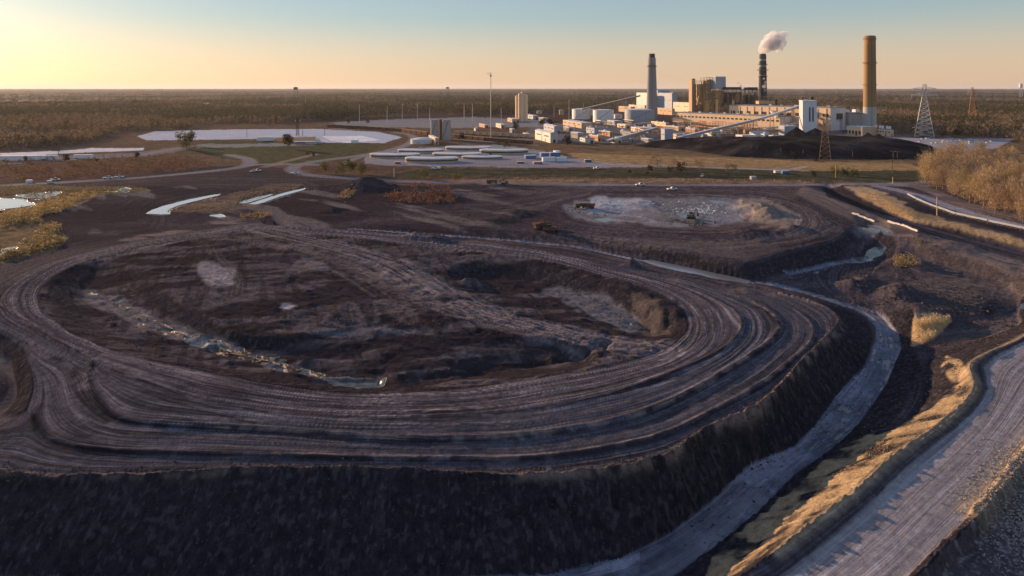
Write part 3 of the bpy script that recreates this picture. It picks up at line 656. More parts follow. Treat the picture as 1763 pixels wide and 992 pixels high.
TRK = np.stack([T0+warp*.6, np.sin(ang)*2.2+np.hypot(X-cxm, Y-cym)*.004, np.cos(ang)*2.2], -1)
tm = np.clip(roadring*(1-bank)*1.0+inside*(1-bank)*.45+flats*(1-bank)*.55+(cls == 1)*.08+(cls == 4)*.12, 0, 1)*near
tm = np.where(corner, 0, tm); tm = tm*np.clip(.25+1.5*(fbm(X*.035, Y*.035, 3, 66)-.22), .25, 1); rgh = np.clip(near*(.25+.75*np.clip(bank+inside*.8+flats*.35, 0, 1))*(1-.7*roadring*(1-bank)), 0, 1)
AUX = np.stack([WET, blur(tm, 2), blur(rgh, 2)], -1)
def soilmat(name, rough, bump, bscale, var, scale, spec=.25):
    m = bpy.data.materials.new(name); m.use_nodes = True; N = m.node_tree.nodes; L = m.node_tree.links; b = N['Principled BSDF']
    def A(n): q = N.new('ShaderNodeAttribute'); q.attribute_name = n; return q
    def noise(vec, sc, det=6, ro=.6): q = N.new('ShaderNodeTexNoise'); q.inputs['Scale'].default_value = sc; q.inputs['Detail'].default_value = det; q.inputs['Roughness'].default_value = ro; L.new(vec, q.inputs['Vector']); return q.outputs['Fac']
    def mp(v, a0, a1, b0, b1): q = N.new('ShaderNodeMapRange'); q.inputs[1].default_value = a0; q.inputs[2].default_value = a1; q.inputs[3].default_value = b0; q.inputs[4].default_value = b1; L.new(v, q.inputs[0]); return q.outputs[0]
    def mth(op, x, y): 
        q = N.new('ShaderNodeMath'); q.operation = op
        for i_, w_ in enumerate((x, y)):
            if isinstance(w_, (int, float)): q.inputs[i_].default_value = w_
            else: L.new(w_, q.inputs[i_])
        return q.outputs[0]
    def lerp(f, x, y): return mth('ADD', mth('MULTIPLY', mth('SUBTRACT', 1, f), x), mth('MULTIPLY', f, y))
    tc = N.new('ShaderNodeTexCoord').outputs['Object']; tr = A('trk').outputs['Vector']; ax = N.new('ShaderNodeSeparateXYZ'); L.new(A('aux').outputs['Vector'], ax.inputs[0])
    wet, tmk, rg = ax.outputs[0], ax.outputs[1], ax.outputs[2]
    def tvec(a_, b_): q = N.new('ShaderNodeVectorMath'); q.operation = 'MULTIPLY'; L.new(tr, q.inputs[0]); q.inputs[1].default_value = (a_, b_, b_); return q.outputs[0]
    sa, sb, sc2 = noise(tvec(9, 1.4), 1.0, 3, .5), noise(tvec(34, 2.0), 1.0, 3, .6), noise(tvec(90, 3.5), 1.0, 2, .5)
    iso = noise(tc, scale, 9, .68); iso2 = noise(tc, scale*6, 5, .7)
    f1 = mp(sa, .42, .60, .62, 1.35); f2 = mp(sb, .40, .60, .66, 1.36); f3 = mp(sc2, .36, .62, .70, 1.28)
    st = mth('MULTIPLY', mth('MULTIPLY', f1, f2), f3)
    fac = mth('MULTIPLY', lerp(tmk, 1.0, st), mth('MULTIPLY', mp(iso, .3, .7, 1-var, 1+var), mp(iso2, .3, .7, 1-var*.8, 1+var*.8)))
    wn_ = mth('ADD', mth('MULTIPLY', noise(tvec(7, 3.0), 1.0, 5, .65), .55), mth('MULTIPLY', noise(tc, .16, 5, .6), .45))
    w = mp(mth('ADD', wet, mth('MULTIPLY', mth('SUBTRACT', wn_, .5), 1.9)), .60, .72, 0, 1)
    q = N.new('ShaderNodeVectorMath'); q.operation = 'SCALE'; L.new(A('soil').outputs['Vector'], q.inputs[0]); L.new(mth('MULTIPLY', fac, mp(w, 0, 1, 1, .55)), q.inputs['Scale']); L.new(q.outputs[0], b.inputs['Base Color'])
    L.new(mp(w, 0, 1, 1.04, 1.45), b.inputs['IOR']); L.new(mp(w, 0, 1, rough, .26), b.inputs['Roughness']); L.new(mp(w, 0, 1, spec, .55), b.inputs['Specular IOR Level'])
    hgt = mth('ADD', mth('MULTIPLY', tmk, mth('ADD', mth('MULTIPLY', sb, .16), mth('MULTIPLY', sc2, .05))), mth('MULTIPLY', mth('ADD', mth('MULTIPLY', rg, 1.0), .10), mth('ADD', mth('MULTIPLY', noise(tc, bscale, 8, .72), bump), mth('MULTIPLY', noise(tc, bscale*.28, 5, .6), bump*2.2))))
    hgt = mth('MULTIPLY', hgt, mp(w, 0, 1, 1, .06))
    bp = N.new('ShaderNodeBump'); bp.inputs['Strength'].default_value = 1.0; bp.inputs['Distance'].default_value = 1.0; L.new(hgt, bp.inputs['Height']); L.new(bp.outputs[0], b.inputs['Normal'])
    MATS[name] = m; return m
M_GR = soilmat('ash soil', .92, .42, .85, .38, .7, .06)
M_RD = soilmat('dirt road', .9, .15, 1.2, .22, .8, .08)
M_AS = soilmat('worn asphalt', .8, .02, 1.0, .14, .3, .15)
M_GS = soilmat('field', .95, 2.0, .3, .45, .10, .05)
M_DT = soilmat('wet ditch mud', .7, .10, .9, .28, .5, .25)
M_LN = soilmat('pond liner', .6, .05, .2, .12, .03, .3)
idx = np.arange(NR*NA).reshape(NR, NA)
Q = np.stack([idx[:-1, :-1], idx[:-1, 1:], idx[1:, 1:], idx[1:, :-1]], -1).reshape(-1, 4)
fc = cls[:-1, :-1].ravel()
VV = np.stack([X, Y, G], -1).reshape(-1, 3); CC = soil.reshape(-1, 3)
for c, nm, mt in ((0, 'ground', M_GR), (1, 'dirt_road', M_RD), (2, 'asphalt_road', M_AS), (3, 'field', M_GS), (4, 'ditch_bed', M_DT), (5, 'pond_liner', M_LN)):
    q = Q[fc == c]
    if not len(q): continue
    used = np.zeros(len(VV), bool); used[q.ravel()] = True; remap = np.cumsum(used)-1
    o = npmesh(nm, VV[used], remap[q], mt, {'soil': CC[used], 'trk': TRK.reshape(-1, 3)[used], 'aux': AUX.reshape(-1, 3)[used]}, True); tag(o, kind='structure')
# the ground on to the sides and behind the camera
mb = MB()
for i in range(24):
    a0 = R(62)+i*R(236)/24; a1 = R(62)+(i+1)*R(236)/24
    for r0, r1 in ((50, 400), (400, 42000)):
        mb.add([(r*math.sin(a), r*math.cos(a), -.6) for a, r in ((a0, r0), (a1, r0), (a1, r1), (a0, r1))], [(0, 3, 2, 1)])
mb.add([(52*math.sin(2*math.pi*i/40), 52*math.cos(2*math.pi*i/40), -5) for i in range(40)], [tuple(range(40))[::-1]])
tag(mb.build('ground', mat('outer soil', (.09,.075,.06), .95, .4, .02)), kind='structure')

# ------------------------------------------------------------------ water
def water(name, poly, z, rough=.04, col=(.05,.055,.055)):
    if rough < .1: col = (.48,.48,.47)  # whitish base colour stands in for bright sky reflection on the ponds
    m = mat('water %g' % rough, col, rough, .15, .05, .004, .6, spec=.9)
    me = [at(u, v, z) for u, v in poly]
    b = MB(); b.add(me, [tuple(range(len(me)))]); o = b.build(name, m); tag(o, kind='structure'); return o
for w_ in WATERS: water(*w_)
# ------------------------------------------------------------------ haze
hz_m = bpy.data.materials.new('haze'); hz_m.use_nodes = True; hn = hz_m.node_tree.nodes; hn.clear()
pv = hn.new('ShaderNodeVolumePrincipled'); pv.inputs['Density'].default_value = 1.9e-5; pv.inputs['Color'].default_value = (.80, .84, .90, 1); pv.inputs['Anisotropy'].default_value = .25
ho = hn.new('ShaderNodeOutputMaterial'); hz_m.node_tree.links.new(pv.outputs[0], ho.inputs['Volume'])
tag(MB().box(-43000, 43000, -43000, 43000, -7.5, 190).build('haze', hz_m), kind='stuff')

# ------------------------------------------------------------------ far woods
def az_of(u, v=100): d = ray(u, v); return math.atan2(d[0], d[1])
def pip(poly, us, vs):
    r = np.zeros(len(us), bool); j = len(poly)-1
    for i in range(len(poly)):
        xi, yi = poly[i]; xj, yj = poly[j]
        if yi != yj: r ^= ((yi > vs) != (yj > vs)) & (us < (xj-xi)*(vs-yi)/(yj-yi)+xi)
        j = i
    return r
def shards(x, y, z, h, w, col, n, thin=.10, up=.5, jit=.25):
    """n ragged slivers per tree filling a crown; returns V, F, colours"""
    k = len(x); X_ = np.repeat(x, n); Y_ = np.repeat(y, n); Z_ = np.repeat(z, n); Hh = np.repeat(h, n); Ww = np.repeat(w, n)
    a = rng.random(k*n)*2*np.pi; q = rng.random(k*n); rad = np.sqrt(rng.random(k*n))*Ww*.5
    prof = np.sin(np.clip(q*.85+.12, 0, 1)*np.pi)**.7
    cx = X_+np.cos(a)*rad*prof; cy = Y_+np.sin(a)*rad*prof; cz = Z_+Hh*(.22+.72*q)
    L = Hh*(.12+.14*rng.random(k*n)); b = rng.random(k*n)*2*np.pi
    dx = np.cos(a)*.5+rng.normal(0, .35, k*n); dy = np.sin(a)*.5+rng.normal(0, .35, k*n); dz = up+rng.random(k*n)*.6
    nn = np.sqrt(dx*dx+dy*dy+dz*dz); dx, dy, dz = dx/nn*L, dy/nn*L, dz/nn*L
    t = Ww*thin*(.6+.8*rng.random(k*n))
    p0 = np.stack([cx-dx*.5-np.cos(b)*t, cy-dy*.5-np.sin(b)*t, cz-dz*.5], -1)
    p1 = np.stack([cx-dx*.5+np.cos(b)*t, cy-dy*.5+np.sin(b)*t, cz-dz*.4], -1)
    p2 = np.stack([cx+dx*.5, cy+dy*.5, cz+dz*.5], -1)
    V = np.stack([p0, p1, p2], 1).reshape(-1, 3); F = np.arange(len(V)).reshape(-1, 3)
    c = np.repeat(np.repeat(col, n, 0)*(1-jit+2*jit*rng.random((k*n, 1))), 3, 0)
    return V, F, c
def foliage_mat(name, tr=.25):
    m = mat(name, (1,1,1), .85, .15, .4, attr='soil', spec=.1)
    if not m.get('tr'):
        N = m.node_tree.nodes; L = m.node_tree.links; b = N['Principled BSDF']; o = [n for n in N if n.type == 'OUTPUT_MATERIAL'][0]
        t = N.new('ShaderNodeBsdfTranslucent'); mx = N.new('ShaderNodeMixShader'); mx.inputs[0].default_value = tr
        L.new(b.inputs['Base Color'].links[0].from_socket, t.inputs['Color']); L.new(b.outputs[0], mx.inputs[1]); L.new(t.outputs[0], mx.inputs[2]); L.new(mx.outputs[0], o.inputs['Surface']); m['tr'] = 1
    return m
M_WOOD = foliage_mat('bare twigs'); M_LEAF = foliage_mat('leaf clumps', .3)
FOREST = [(-200,76),(1400,76),(1400,140),(1120,136),(1100,130),(1060,127.5),(1000,126),(975,122),(950,112),(900,97),(740,92),(700,93),(640,100),(600,101),(540,103),(420,106),(330,110.5),(300,116),(240,117),(130,122),(100,134),(60,139),(0,142),(-200,148)]
N_ = 90000
r_ = np.exp(rng.uniform(math.log(800), math.log(9000), N_)); a_ = rng.uniform(R(-46), R(46), N_)
x_, y_ = r_*np.sin(a_), r_*np.cos(a_); u_, v_ = project(x_, y_, 0)
k_ = pip(FOREST, u_, v_) & (fbm(x_*.004, y_*.004, 3, 201) > np.where(v_ < 88, .30, .36)); x_, y_, u_, v_, r_ = x_[k_], y_[k_], u_[k_], v_[k_], r_[k_]
sp = fbm(x_*.003, y_*.003, 3, 202); ever = (sp > .56) | (rng.random(len(x_)) < .09)
base = np.where(ever[:, None], np.array([.095,.086,.046]), np.array([.215,.155,.098])*(.75+.5*fbm(x_*.01, y_*.01, 2, 203)[:, None]))
h_ = np.where(ever, 17, 14)*(.75+.5*rng.random(len(x_))); h_ = np.where((u_ > 330) & (u_ < 580) & (v_ > 98), h_*1.35, h_)
h_ *= np.where(u_ < 250, .95, 1.0)
wd = h_*np.where(ever, .5, .62)*(1+np.clip((r_-2000)/3500, 0, 2.0))
V, F, c = shards(x_, y_, np.zeros(len(x_))-.3, h_, wd, base, 13, .16, .45)
# trunks of the same trees
kk = r_ < 2600; xt, yt, ht = x_[kk], y_[kk], h_[kk]; w = .28
n0 = len(V); t0 = np.stack([xt-w, yt, 0*xt-.4], -1); t1 = np.stack([xt+w, yt, 0*xt-.4], -1); t2 = np.stack([xt, yt, ht*.85], -1)
Vt = np.stack([t0, t1, t2], 1).reshape(-1, 3); V = np.concatenate([V, Vt]); F = np.concatenate([F, np.arange(len(Vt)).reshape(-1, 3)+n0]); c = np.concatenate([c, np.tile([.24,.18,.13], (len(Vt), 1))])
o = npmesh('far_woods', V, F, M_WOOD, {'soil': c}); tag(o, 'brown leafless woodland with dark evergreens stretching to the horizon', 'woodland', kind='stuff')
# closed canopy farther out, seen only as a rolling roof of crowns
ar = np.arange(R(-47), R(47), R(.09)); r2 = [3600.0]
while r2[-1] < 38000: r2.append(r2[-1]*1.012)
r2 = np.array(r2); Xc = r2[:, None]*np.sin(ar); Yc = r2[:, None]*np.cos(ar)
sc_f = (r2[:, None]/3600)
Zc = 7+6*fbm(Xc*.006, Yc*.006, 3, 210)+ (vnoise(Xc*.06/sc_f, Yc*.06/sc_f, 211)-.5)*7+(fbm(Xc*.0006, Yc*.0006, 3, 213))*16*smooth(6000, 16000, r2)[:, None]
nn_ = fbm(Xc*.0011, Yc*.0011, 4, 212)[..., None]; cc = np.array([.19,.135,.092])*(1-smooth(.42,.6,nn_))+np.array([.060,.058,.032])*smooth(.42,.6,nn_)
cc = cc*(.7+.6*vnoise(Xc*.03, Yc*.03, 214)[..., None])
i2 = np.arange(Xc.size).reshape(Xc.shape); Fc = np.stack([i2[:-1, :-1], i2[:-1, 1:], i2[1:, 1:], i2[1:, :-1]], -1).reshape(-1, 4)
o = npmesh('forest_canopy', np.stack([Xc, Yc, Zc], -1).reshape(-1, 3), Fc, M_WOOD, {'soil': cc.reshape(-1, 3)}); tag(o, 'flat brown and green forest canopy fading out at the horizon', 'forest', kind='stuff')
# undergrowth and reeds
def scrub(name, poly, n, h, col, label, cat, w=1.0, ns=9, zg=0.0, thin=.12, up=.7):
    us = [p[0] for p in poly]; vs = [p[1] for p in poly]
    uu = rng.uniform(min(us), max(us), n*3); vv = rng.uniform(min(vs), max(vs), n*3); m = pip(poly, uu, vv); uu, vv = uu[m][:n], vv[m][:n]
    pts = np.array([on(a, b, zg) for a, b in zip(uu, vv)])
    k = fbm(pts[:, 0]*.05, pts[:, 1]*.05, 3, 301) > .40; pts = pts[k]
    hh = h*(.5+.9*rng.random(len(pts))); cl = np.tile(np.array(col), (len(pts), 1))*(.7+.6*rng.random((len(pts), 1)))
    V, F, c = shards(pts[:, 0], pts[:, 1], pts[:, 2]-h*.25, hh, hh*w, cl, ns, thin, up)
    o = npmesh(name, V, F, M_WOOD, {'soil': c}); tag(o, label, cat, kind='stuff'); return o
scrub('scrub', [(-40,156),(60,152),(150,150),(205,150),(235,160),(225,164),(130,170),(0,176),(-40,178)], 900, 4.5, (.17,.105,.065), 'brown leafless scrub between the lorry park and the access road', 'scrub')
scrub('scrub', [(0,181),(60,183),(150,184),(163,187),(120,191),(60,197),(0,196)], 500, 2.6, (.24,.18,.085), 'yellow brown scrub between the access road and the pond', 'scrub')
scrub('reeds', [(62,196),(92,190),(104,193),(90,201),(60,212),(30,216),(0,219),(0,214)], 500, 3.2, (.42,.30,.13), 'golden reeds along the shore of the left pond', 'reeds')
scrub('reeds', [(0,218),(35,217),(62,228),(74,239),(60,250),(30,258),(0,264),(0,256),(35,245),(20,236),(0,234)], 900, 3.6, (.33,.245,.12), 'golden and brown reed bed at the left edge', 'reeds')
scrub('scrub', [(432,186),(455,181),(490,184),(500,198),(480,203),(430,199),(420,194)], 520, 3.4, (.20,.105,.07), 'reddish brown brush on the flat mound behind the dark pile', 'brush')
scrub('dry_grass', [(365,198),(384,181),(392,184),(378,200)], 260, 2.0, (.36,.26,.13), 'dry grass on the flank of the small dark pile', 'grass')
scrub('dry_grass', [(185,206),(230,198),(262,192),(300,182),(322,184),(280,197),(262,205),(235,210),(195,210)], 500, 1.3, (.28,.21,.12), 'dry grass on the spit between the two channels', 'grass')
scrub('dry_grass', [(262,214),(290,210),(300,212),(285,218),(265,219)], 120, 1.5, (.40,.28,.12), 'dry grass tuft bank beside the channel end', 'grass')
scrub('reeds', [(999,326),(1038,326),(1040,331),(1020,349),(1006,356),(998,355)], 2200, 1.7, (.74,.57,.33), 'bright golden reed patch in the dark hollow', 'reeds', .5, 10, -1.2, .06, 1.3)
scrub('reeds', [(914,182),(938,181),(960,188),(990,208),(1008,219),(985,215),(958,201),(930,190)], 1100, 2.2, (.46,.31,.15), 'orange brown dry grass bank above the haul road', 'grass', .5, 9, 1.0, .08, 1.3)
scrub('reeds', [(1010,218),(1060,228),(1125,243),(1160,256),(1160,262),(1110,246),(1050,233),(1010,224)], 900, 1.1, (.40,.28,.15), 'dry grass verge below the concrete rail', 'grass', .6, 8, 1.5, .10, 1.0)
scrub('brush', [(978,262),(990,259),(1000,262),(1003,268),(990,271),(977,268)], 160, 2.6, (.34,.26,.14), 'pale brush clump beside the small sand cone', 'brush')
scrub('brush', [(998,240),(1010,240),(1014,252),(1004,258),(998,250)], 120, 2.2, (.20,.17,.11), 'olive brush clump below the haul road', 'brush')
scrub('dry_grass', [(560,173),(740,173.5),(900,176),(900,179),(740,178),(560,176)], 900, 1.3, (.42,.28,.15), 'strip of dry orange grass along the far access road', 'grass')
scrub('dry_grass', [(620,147),(700,145),(800,151),(900,156),(985,153),(1005,160),(880,163),(740,159),(640,157)], 1500, .9, (.34,.25,.12), 'golden rough grass field in front of the coal pile', 'grass')
scrub('dry_grass', [(870,570),(909,536),(928,520),(969,483),(1003,457),(1032,438),(1056,416),(1066,400),(1055,398),(1025,425),(980,450),(930,478),(880,520),(830,590)], 5200, .42, (.62,.46,.24), 'short golden grass on the slope below the road berm', 'grass', 1.0, 8, 3.0, .10, .9)
scrub('scrub', [(800,146),(1010,153),(1010,156),(800,150)], 500, 1.1, (.2,.13,.08), 'low brown weeds at the foot of the coal pile', 'weeds')

# ------------------------------------------------------------------ single trees
def crown_mesh(seed, h, w, col, n, thin, up=.5, zlo=0.0, leaf=False):
    global rng
    keep = rng; rng = np.random.default_rng(seed)
    k = 26 if not leaf else 18                 # a crown is made of clumps
    ca = rng.random(k)*2*np.pi; cr = np.sqrt(rng.random(k))*w*.34; cz = h*(.34+zlo+rng.random(k)*(.46-zlo))
    cs = h*((.22 if leaf else .15)+(.16 if leaf else .12)*rng.random(k)); cr = cr*(1.0 if leaf else 1.15); cl = np.tile(np.array(col), (k, 1))*(.7+.6*rng.random((k, 1)))
    V, F, c = shards(np.cos(ca)*cr, np.sin(ca)*cr, cz-cs*.5, cs*1.4, cs*1.5, cl, n//k, thin, up, .35)
    rng = keep; return V, F, c
def trunk_mb(seed, h, r, limbs=6):
    rn = random.Random(seed); m = MB(); p = np.array([0, 0, -.4]); top = None
    for i in range(4):
        q = p+np.array([rn.uniform(-.3,.3), rn.uniform(-.3,.3), h*.19]); m.tube(p, q, r*(1-.2*i), r*(1-.2*(i+1)), 6); p = q
        if i >= 1:
            for _ in range(limbs//2):
                a = rn.random()*6.28; L = h*rn.uniform(.18,.34)
                e = p+np.array([math.cos(a)*L*.55, math.sin(a)*L*.55, L*.85]); m.tube(p, e, r*.38, r*.08, 4)
                for _ in range(2):
                    b = a+rn.uniform(-.9,.9); e2 = e+np.array([math.cos(b)*L*.4, math.sin(b)*L*.4, L*.5]); m.tube(p+(e-p)*.6, e2, r*.16, r*.04, 3)
    return m
M_TRK = mat('bark', (.24,.19,.15), .9, .3, 1.5, .05)
def make_tree(name, seed, h, w, col, n, thin, label, cat, leaf=False, group=None, up=.5, zlo=0.0):
    t = empty(name, (0, 0, 0), 0, label, cat, group)
    V, F, c = crown_mesh(seed, h, w, col, n, thin, up, zlo, leaf)
    npmesh('crown', V, F, M_LEAF if leaf else M_WOOD, {'soil': c}, parent=t)
    trunk_mb(seed, h, h*.018).build('trunk', M_TRK, t)
    return t
WOODP = [(1002,168),(1012,181),(1040,194),(1060,203),(1090,215),(1120,224),(1160,236),(1230,255),(1300,200),(1220,160),(1130,148),(1060,150),(1020,157)]
protos = [make_tree('bare_tree', 500+i, 19+1.5*(i % 3), 12+(i % 2)*2, [(.46,.335,.20),(.41,.29,.18),(.44,.325,.17),(.36,.265,.17),(.43,.30,.19),(.39,.30,.16)][i], 2600, .013,
          'leafless golden brown tree in the dense wood beside the curved road', 'tree', group='bare trees of the wood on the right', zlo=-.20) for i in range(6)]
cnt = 0; place = []; rq = random.Random(3)
while len(place) < 285:
    u, v = rq.uniform(1000, 1240), 148+100*rq.random()**.8
    if pip(WOODP, np.array([u]), np.array([v]))[0]:
        p = at(u, v, 0)
        if all((p[0]-q[0])**2+(p[1]-q[1])**2 > 26 for q in place[-90:]): place.append(p)
for i, p in enumerate(place):
    s = rq.uniform(.62, 1.12); z = hz(p[0], p[1]); t = protos[rq.randrange(6) if i >= 6 else i]
    if i < 6: t.location = (p[0], p[1], z); t.rotation_euler = (0, 0, rq.random()*6); t.scale = (s, s, s*1.05)
    else: dup(t, (p[0], p[1], z), rq.random()*6, (s, s, s*rq.uniform(.95,1.15)))
# trees and bushes that stand alone
G_EV, G_YE, G_BR, G_DK = (.045,.055,.022), (.17,.155,.035), (.26,.17,.10), (.040,.042,.020)
solo = [ # u, v base, height px, width factor, colour, leafy, label
 (200,141,17,.95,(.11,.105,.035),1,'tall bushy olive green tree left of the pale pond'),
 (208,137,14,.7,G_EV,1,'dark narrower tree behind the olive tree left of the pale pond'),
 (315,141,18,.62,(.10,.085,.035),1,'dark evergreen between the pale pond and the green field'),
 (150,153,8,.6,G_DK,1,'small dark conical tree right of the white trailers'),
 (73,157,9,.7,G_DK,1,'small dark tree just right of the second white trailer'),
 (106,155,4,1.1,G_DK,1,'low dark bush between the trailers and the conical tree'),
 (28,156,6,.6,G_DK,1,'small dark tree between the first and second white trailers'),
 (115,167,7,.9,(.15,.09,.05),0,'small reddish brown tree above the access road'),
 (175,166,6,1.1,(.15,.1,.06),0,'low brown tree where the scrub ends'),
 (337,148,5,1.3,(.08,.045,.025),1,'left of two dark reddish bushes by the junction'),
 (343,149,5,1.1,(.07,.045,.025),1,'right of two dark reddish bushes by the junction'),
 (354,168,12,1.0,G_YE,1,'yellowish round tree at the road bend'),
 (373,169,14,1.0,(.14,.135,.04),1,'olive tree just right of the yellow tree at the road bend'),
 (384,169,16,.9,(.12,.125,.035),1,'tallest olive tree of the clump by the road bend'),
 (396,169,13,1.1,(.15,.13,.04),1,'olive tree at the right end of the clump by the road bend'),
 (463,174,13,1.35,(.17,.16,.045),1,'yellow green spreading tree on the verge below the round tanks'),
 (500,177,10,1.5,(.19,.15,.05),1,'low yellow bush right of the spreading tree on the verge'),
 (505,134,11,.8,G_DK,1,'dark round evergreen right of the twin silos'),
 (545,137,5,1.3,(.09,.08,.035),1,'olive bush below the long train'),
 (555,140,9,1.1,(.10,.085,.04),1,'round olive tree below the brown train'),
 (536,148,4,1.2,G_DK,1,'small dark bush behind the round tanks'),
 (621,139,14,.52,(.030,.036,.016),1,'dark pointed conifer in front of the white metal shed'),
 (564,121,11,.8,G_DK,1,'dark tree below the concrete storage tower'),
 (593,117,10,.9,G_DK,1,'left dark tree behind the white shed'),
 (602,117,9,.9,(.05,.04,.02),1,'right dark tree behind the white shed'),
 (620,127,9,1.3,(.13,.085,.06),0,'bare spreading tree behind the pointed conifer'),
 (648,110,6,1.2,G_DK,1,'dark tree between the two big white tanks'),
 (719,167,22,.85,G_BR,0,'tall bare tree at the left of the golden field'),
 (711,167,9,.9,(.09,.08,.04),1,'dark bush at the foot of the tall bare tree'),
 (689,168,5,1.0,G_DK,1,'small dark bush alone on the green dam'),
 (708,169,4,1.0,G_DK,1,'tiny dark bush left of the tall bare tree'),
 (745,167,12,1.25,(.040,.045,.022),1,'big dark round bush on the golden field'),
 (733,167,7,1.2,(.055,.055,.025),1,'lower dark bush left of the big round bush'),
 (737,160,11,1.1,G_BR,0,'thin bare tree behind the dark bushes'),
 (765,165,14,1.0,G_BR,0,'bare tree right of the big dark bush'),
 (795,167,15,1.0,(.30,.20,.11),0,'reddish bare tree in the middle of the golden field'),
 (803,168,12,.8,(.12,.09,.05),0,'darker tree right of the reddish bare tree'),
 (822,156,7,1.0,G_BR,0,'small bare tree in front of the coal pile'),
 (867,152,8,.8,(.05,.06,.025),1,'small green conifer at the foot of the coal pile'),
 (890,172,6,1.1,G_DK,1,'small dark bush left of the golden green bushes'),
 (914,170,9,1.3,(.13,.11,.03),1,'left golden green bush below the red lattice mast'),
 (924,171,9,1.2,(.06,.065,.025),1,'middle dark green bush below the red lattice mast'),
 (935,171,8,1.4,(.13,.12,.035),1,'right golden green bush near the wood'),
 (892,155,4,1.8,G_DK,1,'dark hedge beside the red lattice mast'),
 (1013,127,6,1.0,(.025,.035,.018),1,'dark round evergreen at the foot of the grey pylon'),
 (1032,127,5,1.4,(.03,.035,.02),1,'low evergreen right of the grey pylon'),
 (1047,128,7,1.2,(.03,.035,.02),1,'larger evergreen near the far car park'),
 (380,114,7,1.2,(.11,.095,.04),1,'olive tree at the left end of the brown train'),
 (402,113,5,1.2,(.07,.065,.03),1,'dark bush behind the brown train'),
 (300,113,8,1.3,(.10,.09,.035),1,'broad olive tree behind the pale pond'),
 (350,110,7,1.4,(.08,.075,.03),1,'dark broad tree behind the pond bank'),
]
for i, (u, v, hp, wf, col, leaf, lab) in enumerate(solo):
    x, y, z = on(u, v); d = math.hypot(x, y); h = hp*d/FPX*.98
    t = make_tree('leafy_tree' if leaf else 'bare_tree', 900+i, h, h*wf, col, 700 if leaf else 800, .10 if leaf else .035, lab, 'tree' if h > 5 else 'bush', bool(leaf), up=.1 if leaf else .5, zlo=-.22 if leaf and wf > .9 else -.1)
    t.location = (x, y, z); t.rotation_euler = (0, 0, i)
# ------------------------------------------------------------------ materials of the works
W_CR = ribbed('cream cladding', (.80,.58,.37), .6, 6, 'Y', .70)
W_WH = ribbed('white cladding', (.70,.64,.56), .55, 5, 'Y', .78)
W_WX = ribbed('white end cladding', (.66,.68,.70), .55, 4, 'X', .80)
W_BL = mat('blue grey cladding', (.36,.40,.46), .6, .15, .1, stretch=(1,1,.3))
W_TN = mat('tan block', (.58,.41,.26), .8, .2, .15, stretch=(1,1,.3))
W_OR = mat('orange brown steel', (.52,.25,.11), .75, .35, .2, stretch=(1,1,.3))
W_BK = ribbed('brick wall', (.34,.20,.13), .85, 6, 'Y', .7, .2)
W_NV = mat('dark blue roof', (.08,.11,.18), .5, .2, .2)
W_GY = mat('grey concrete', (.38,.37,.35), .85, .18, .12, stretch=(1,1,.2))
RF_L = mat('pale roof', (.62,.63,.64), .7, .18, .08)
RF_G = mat('grey roof', (.28,.28,.29), .8, .22, .08)
PYG = mat('pale galvanised lattice', (.55,.52,.47), .55, .1, .3)
DK = mat('dark opening', (.03,.032,.036), .4, .2, .5)
STL = mat('weathered steel', (.36,.25,.15), .7, .35, .3)
STD = mat('dark steel', (.07,.060,.052), .7, .35, .3)
STG = mat('galvanised steel', (.46,.46,.46), .5, .2, .3, metal=.3)
YEL = mat('ochre steel', (.66,.43,.17), .65, .3, .25)
WHT = mat('white paint', (.75,.75,.74), .5, .12, .2)
BLU = mat('blue paint', (.07,.16,.36), .5, .2, .3)
RED = mat('red paint', (.42,.09,.06), .6, .2, .3)
WOODM = mat('weathered pole', (.17,.13,.10), .9, .25, .6)
CONC = mat('pale concrete', (.52,.49,.45), .85, .2, .3)
W_OR2 = mat('faded red oxide paint', (.30,.17,.125), .7, .3, .4)
RUST = mat('rusty brown steel', (.16,.085,.055), .85, .35, .4)
PA = R(14.5)                                # yaw of the works' long walls: local +y runs away along the lit wall
ax_b = np.array([math.cos(PA), math.sin(PA)]); ax_a = np.array([-math.sin(PA), math.cos(PA)])
def mpp(x, y): return math.hypot(x, y)/FPX*math.cos(math.atan2(x, y))
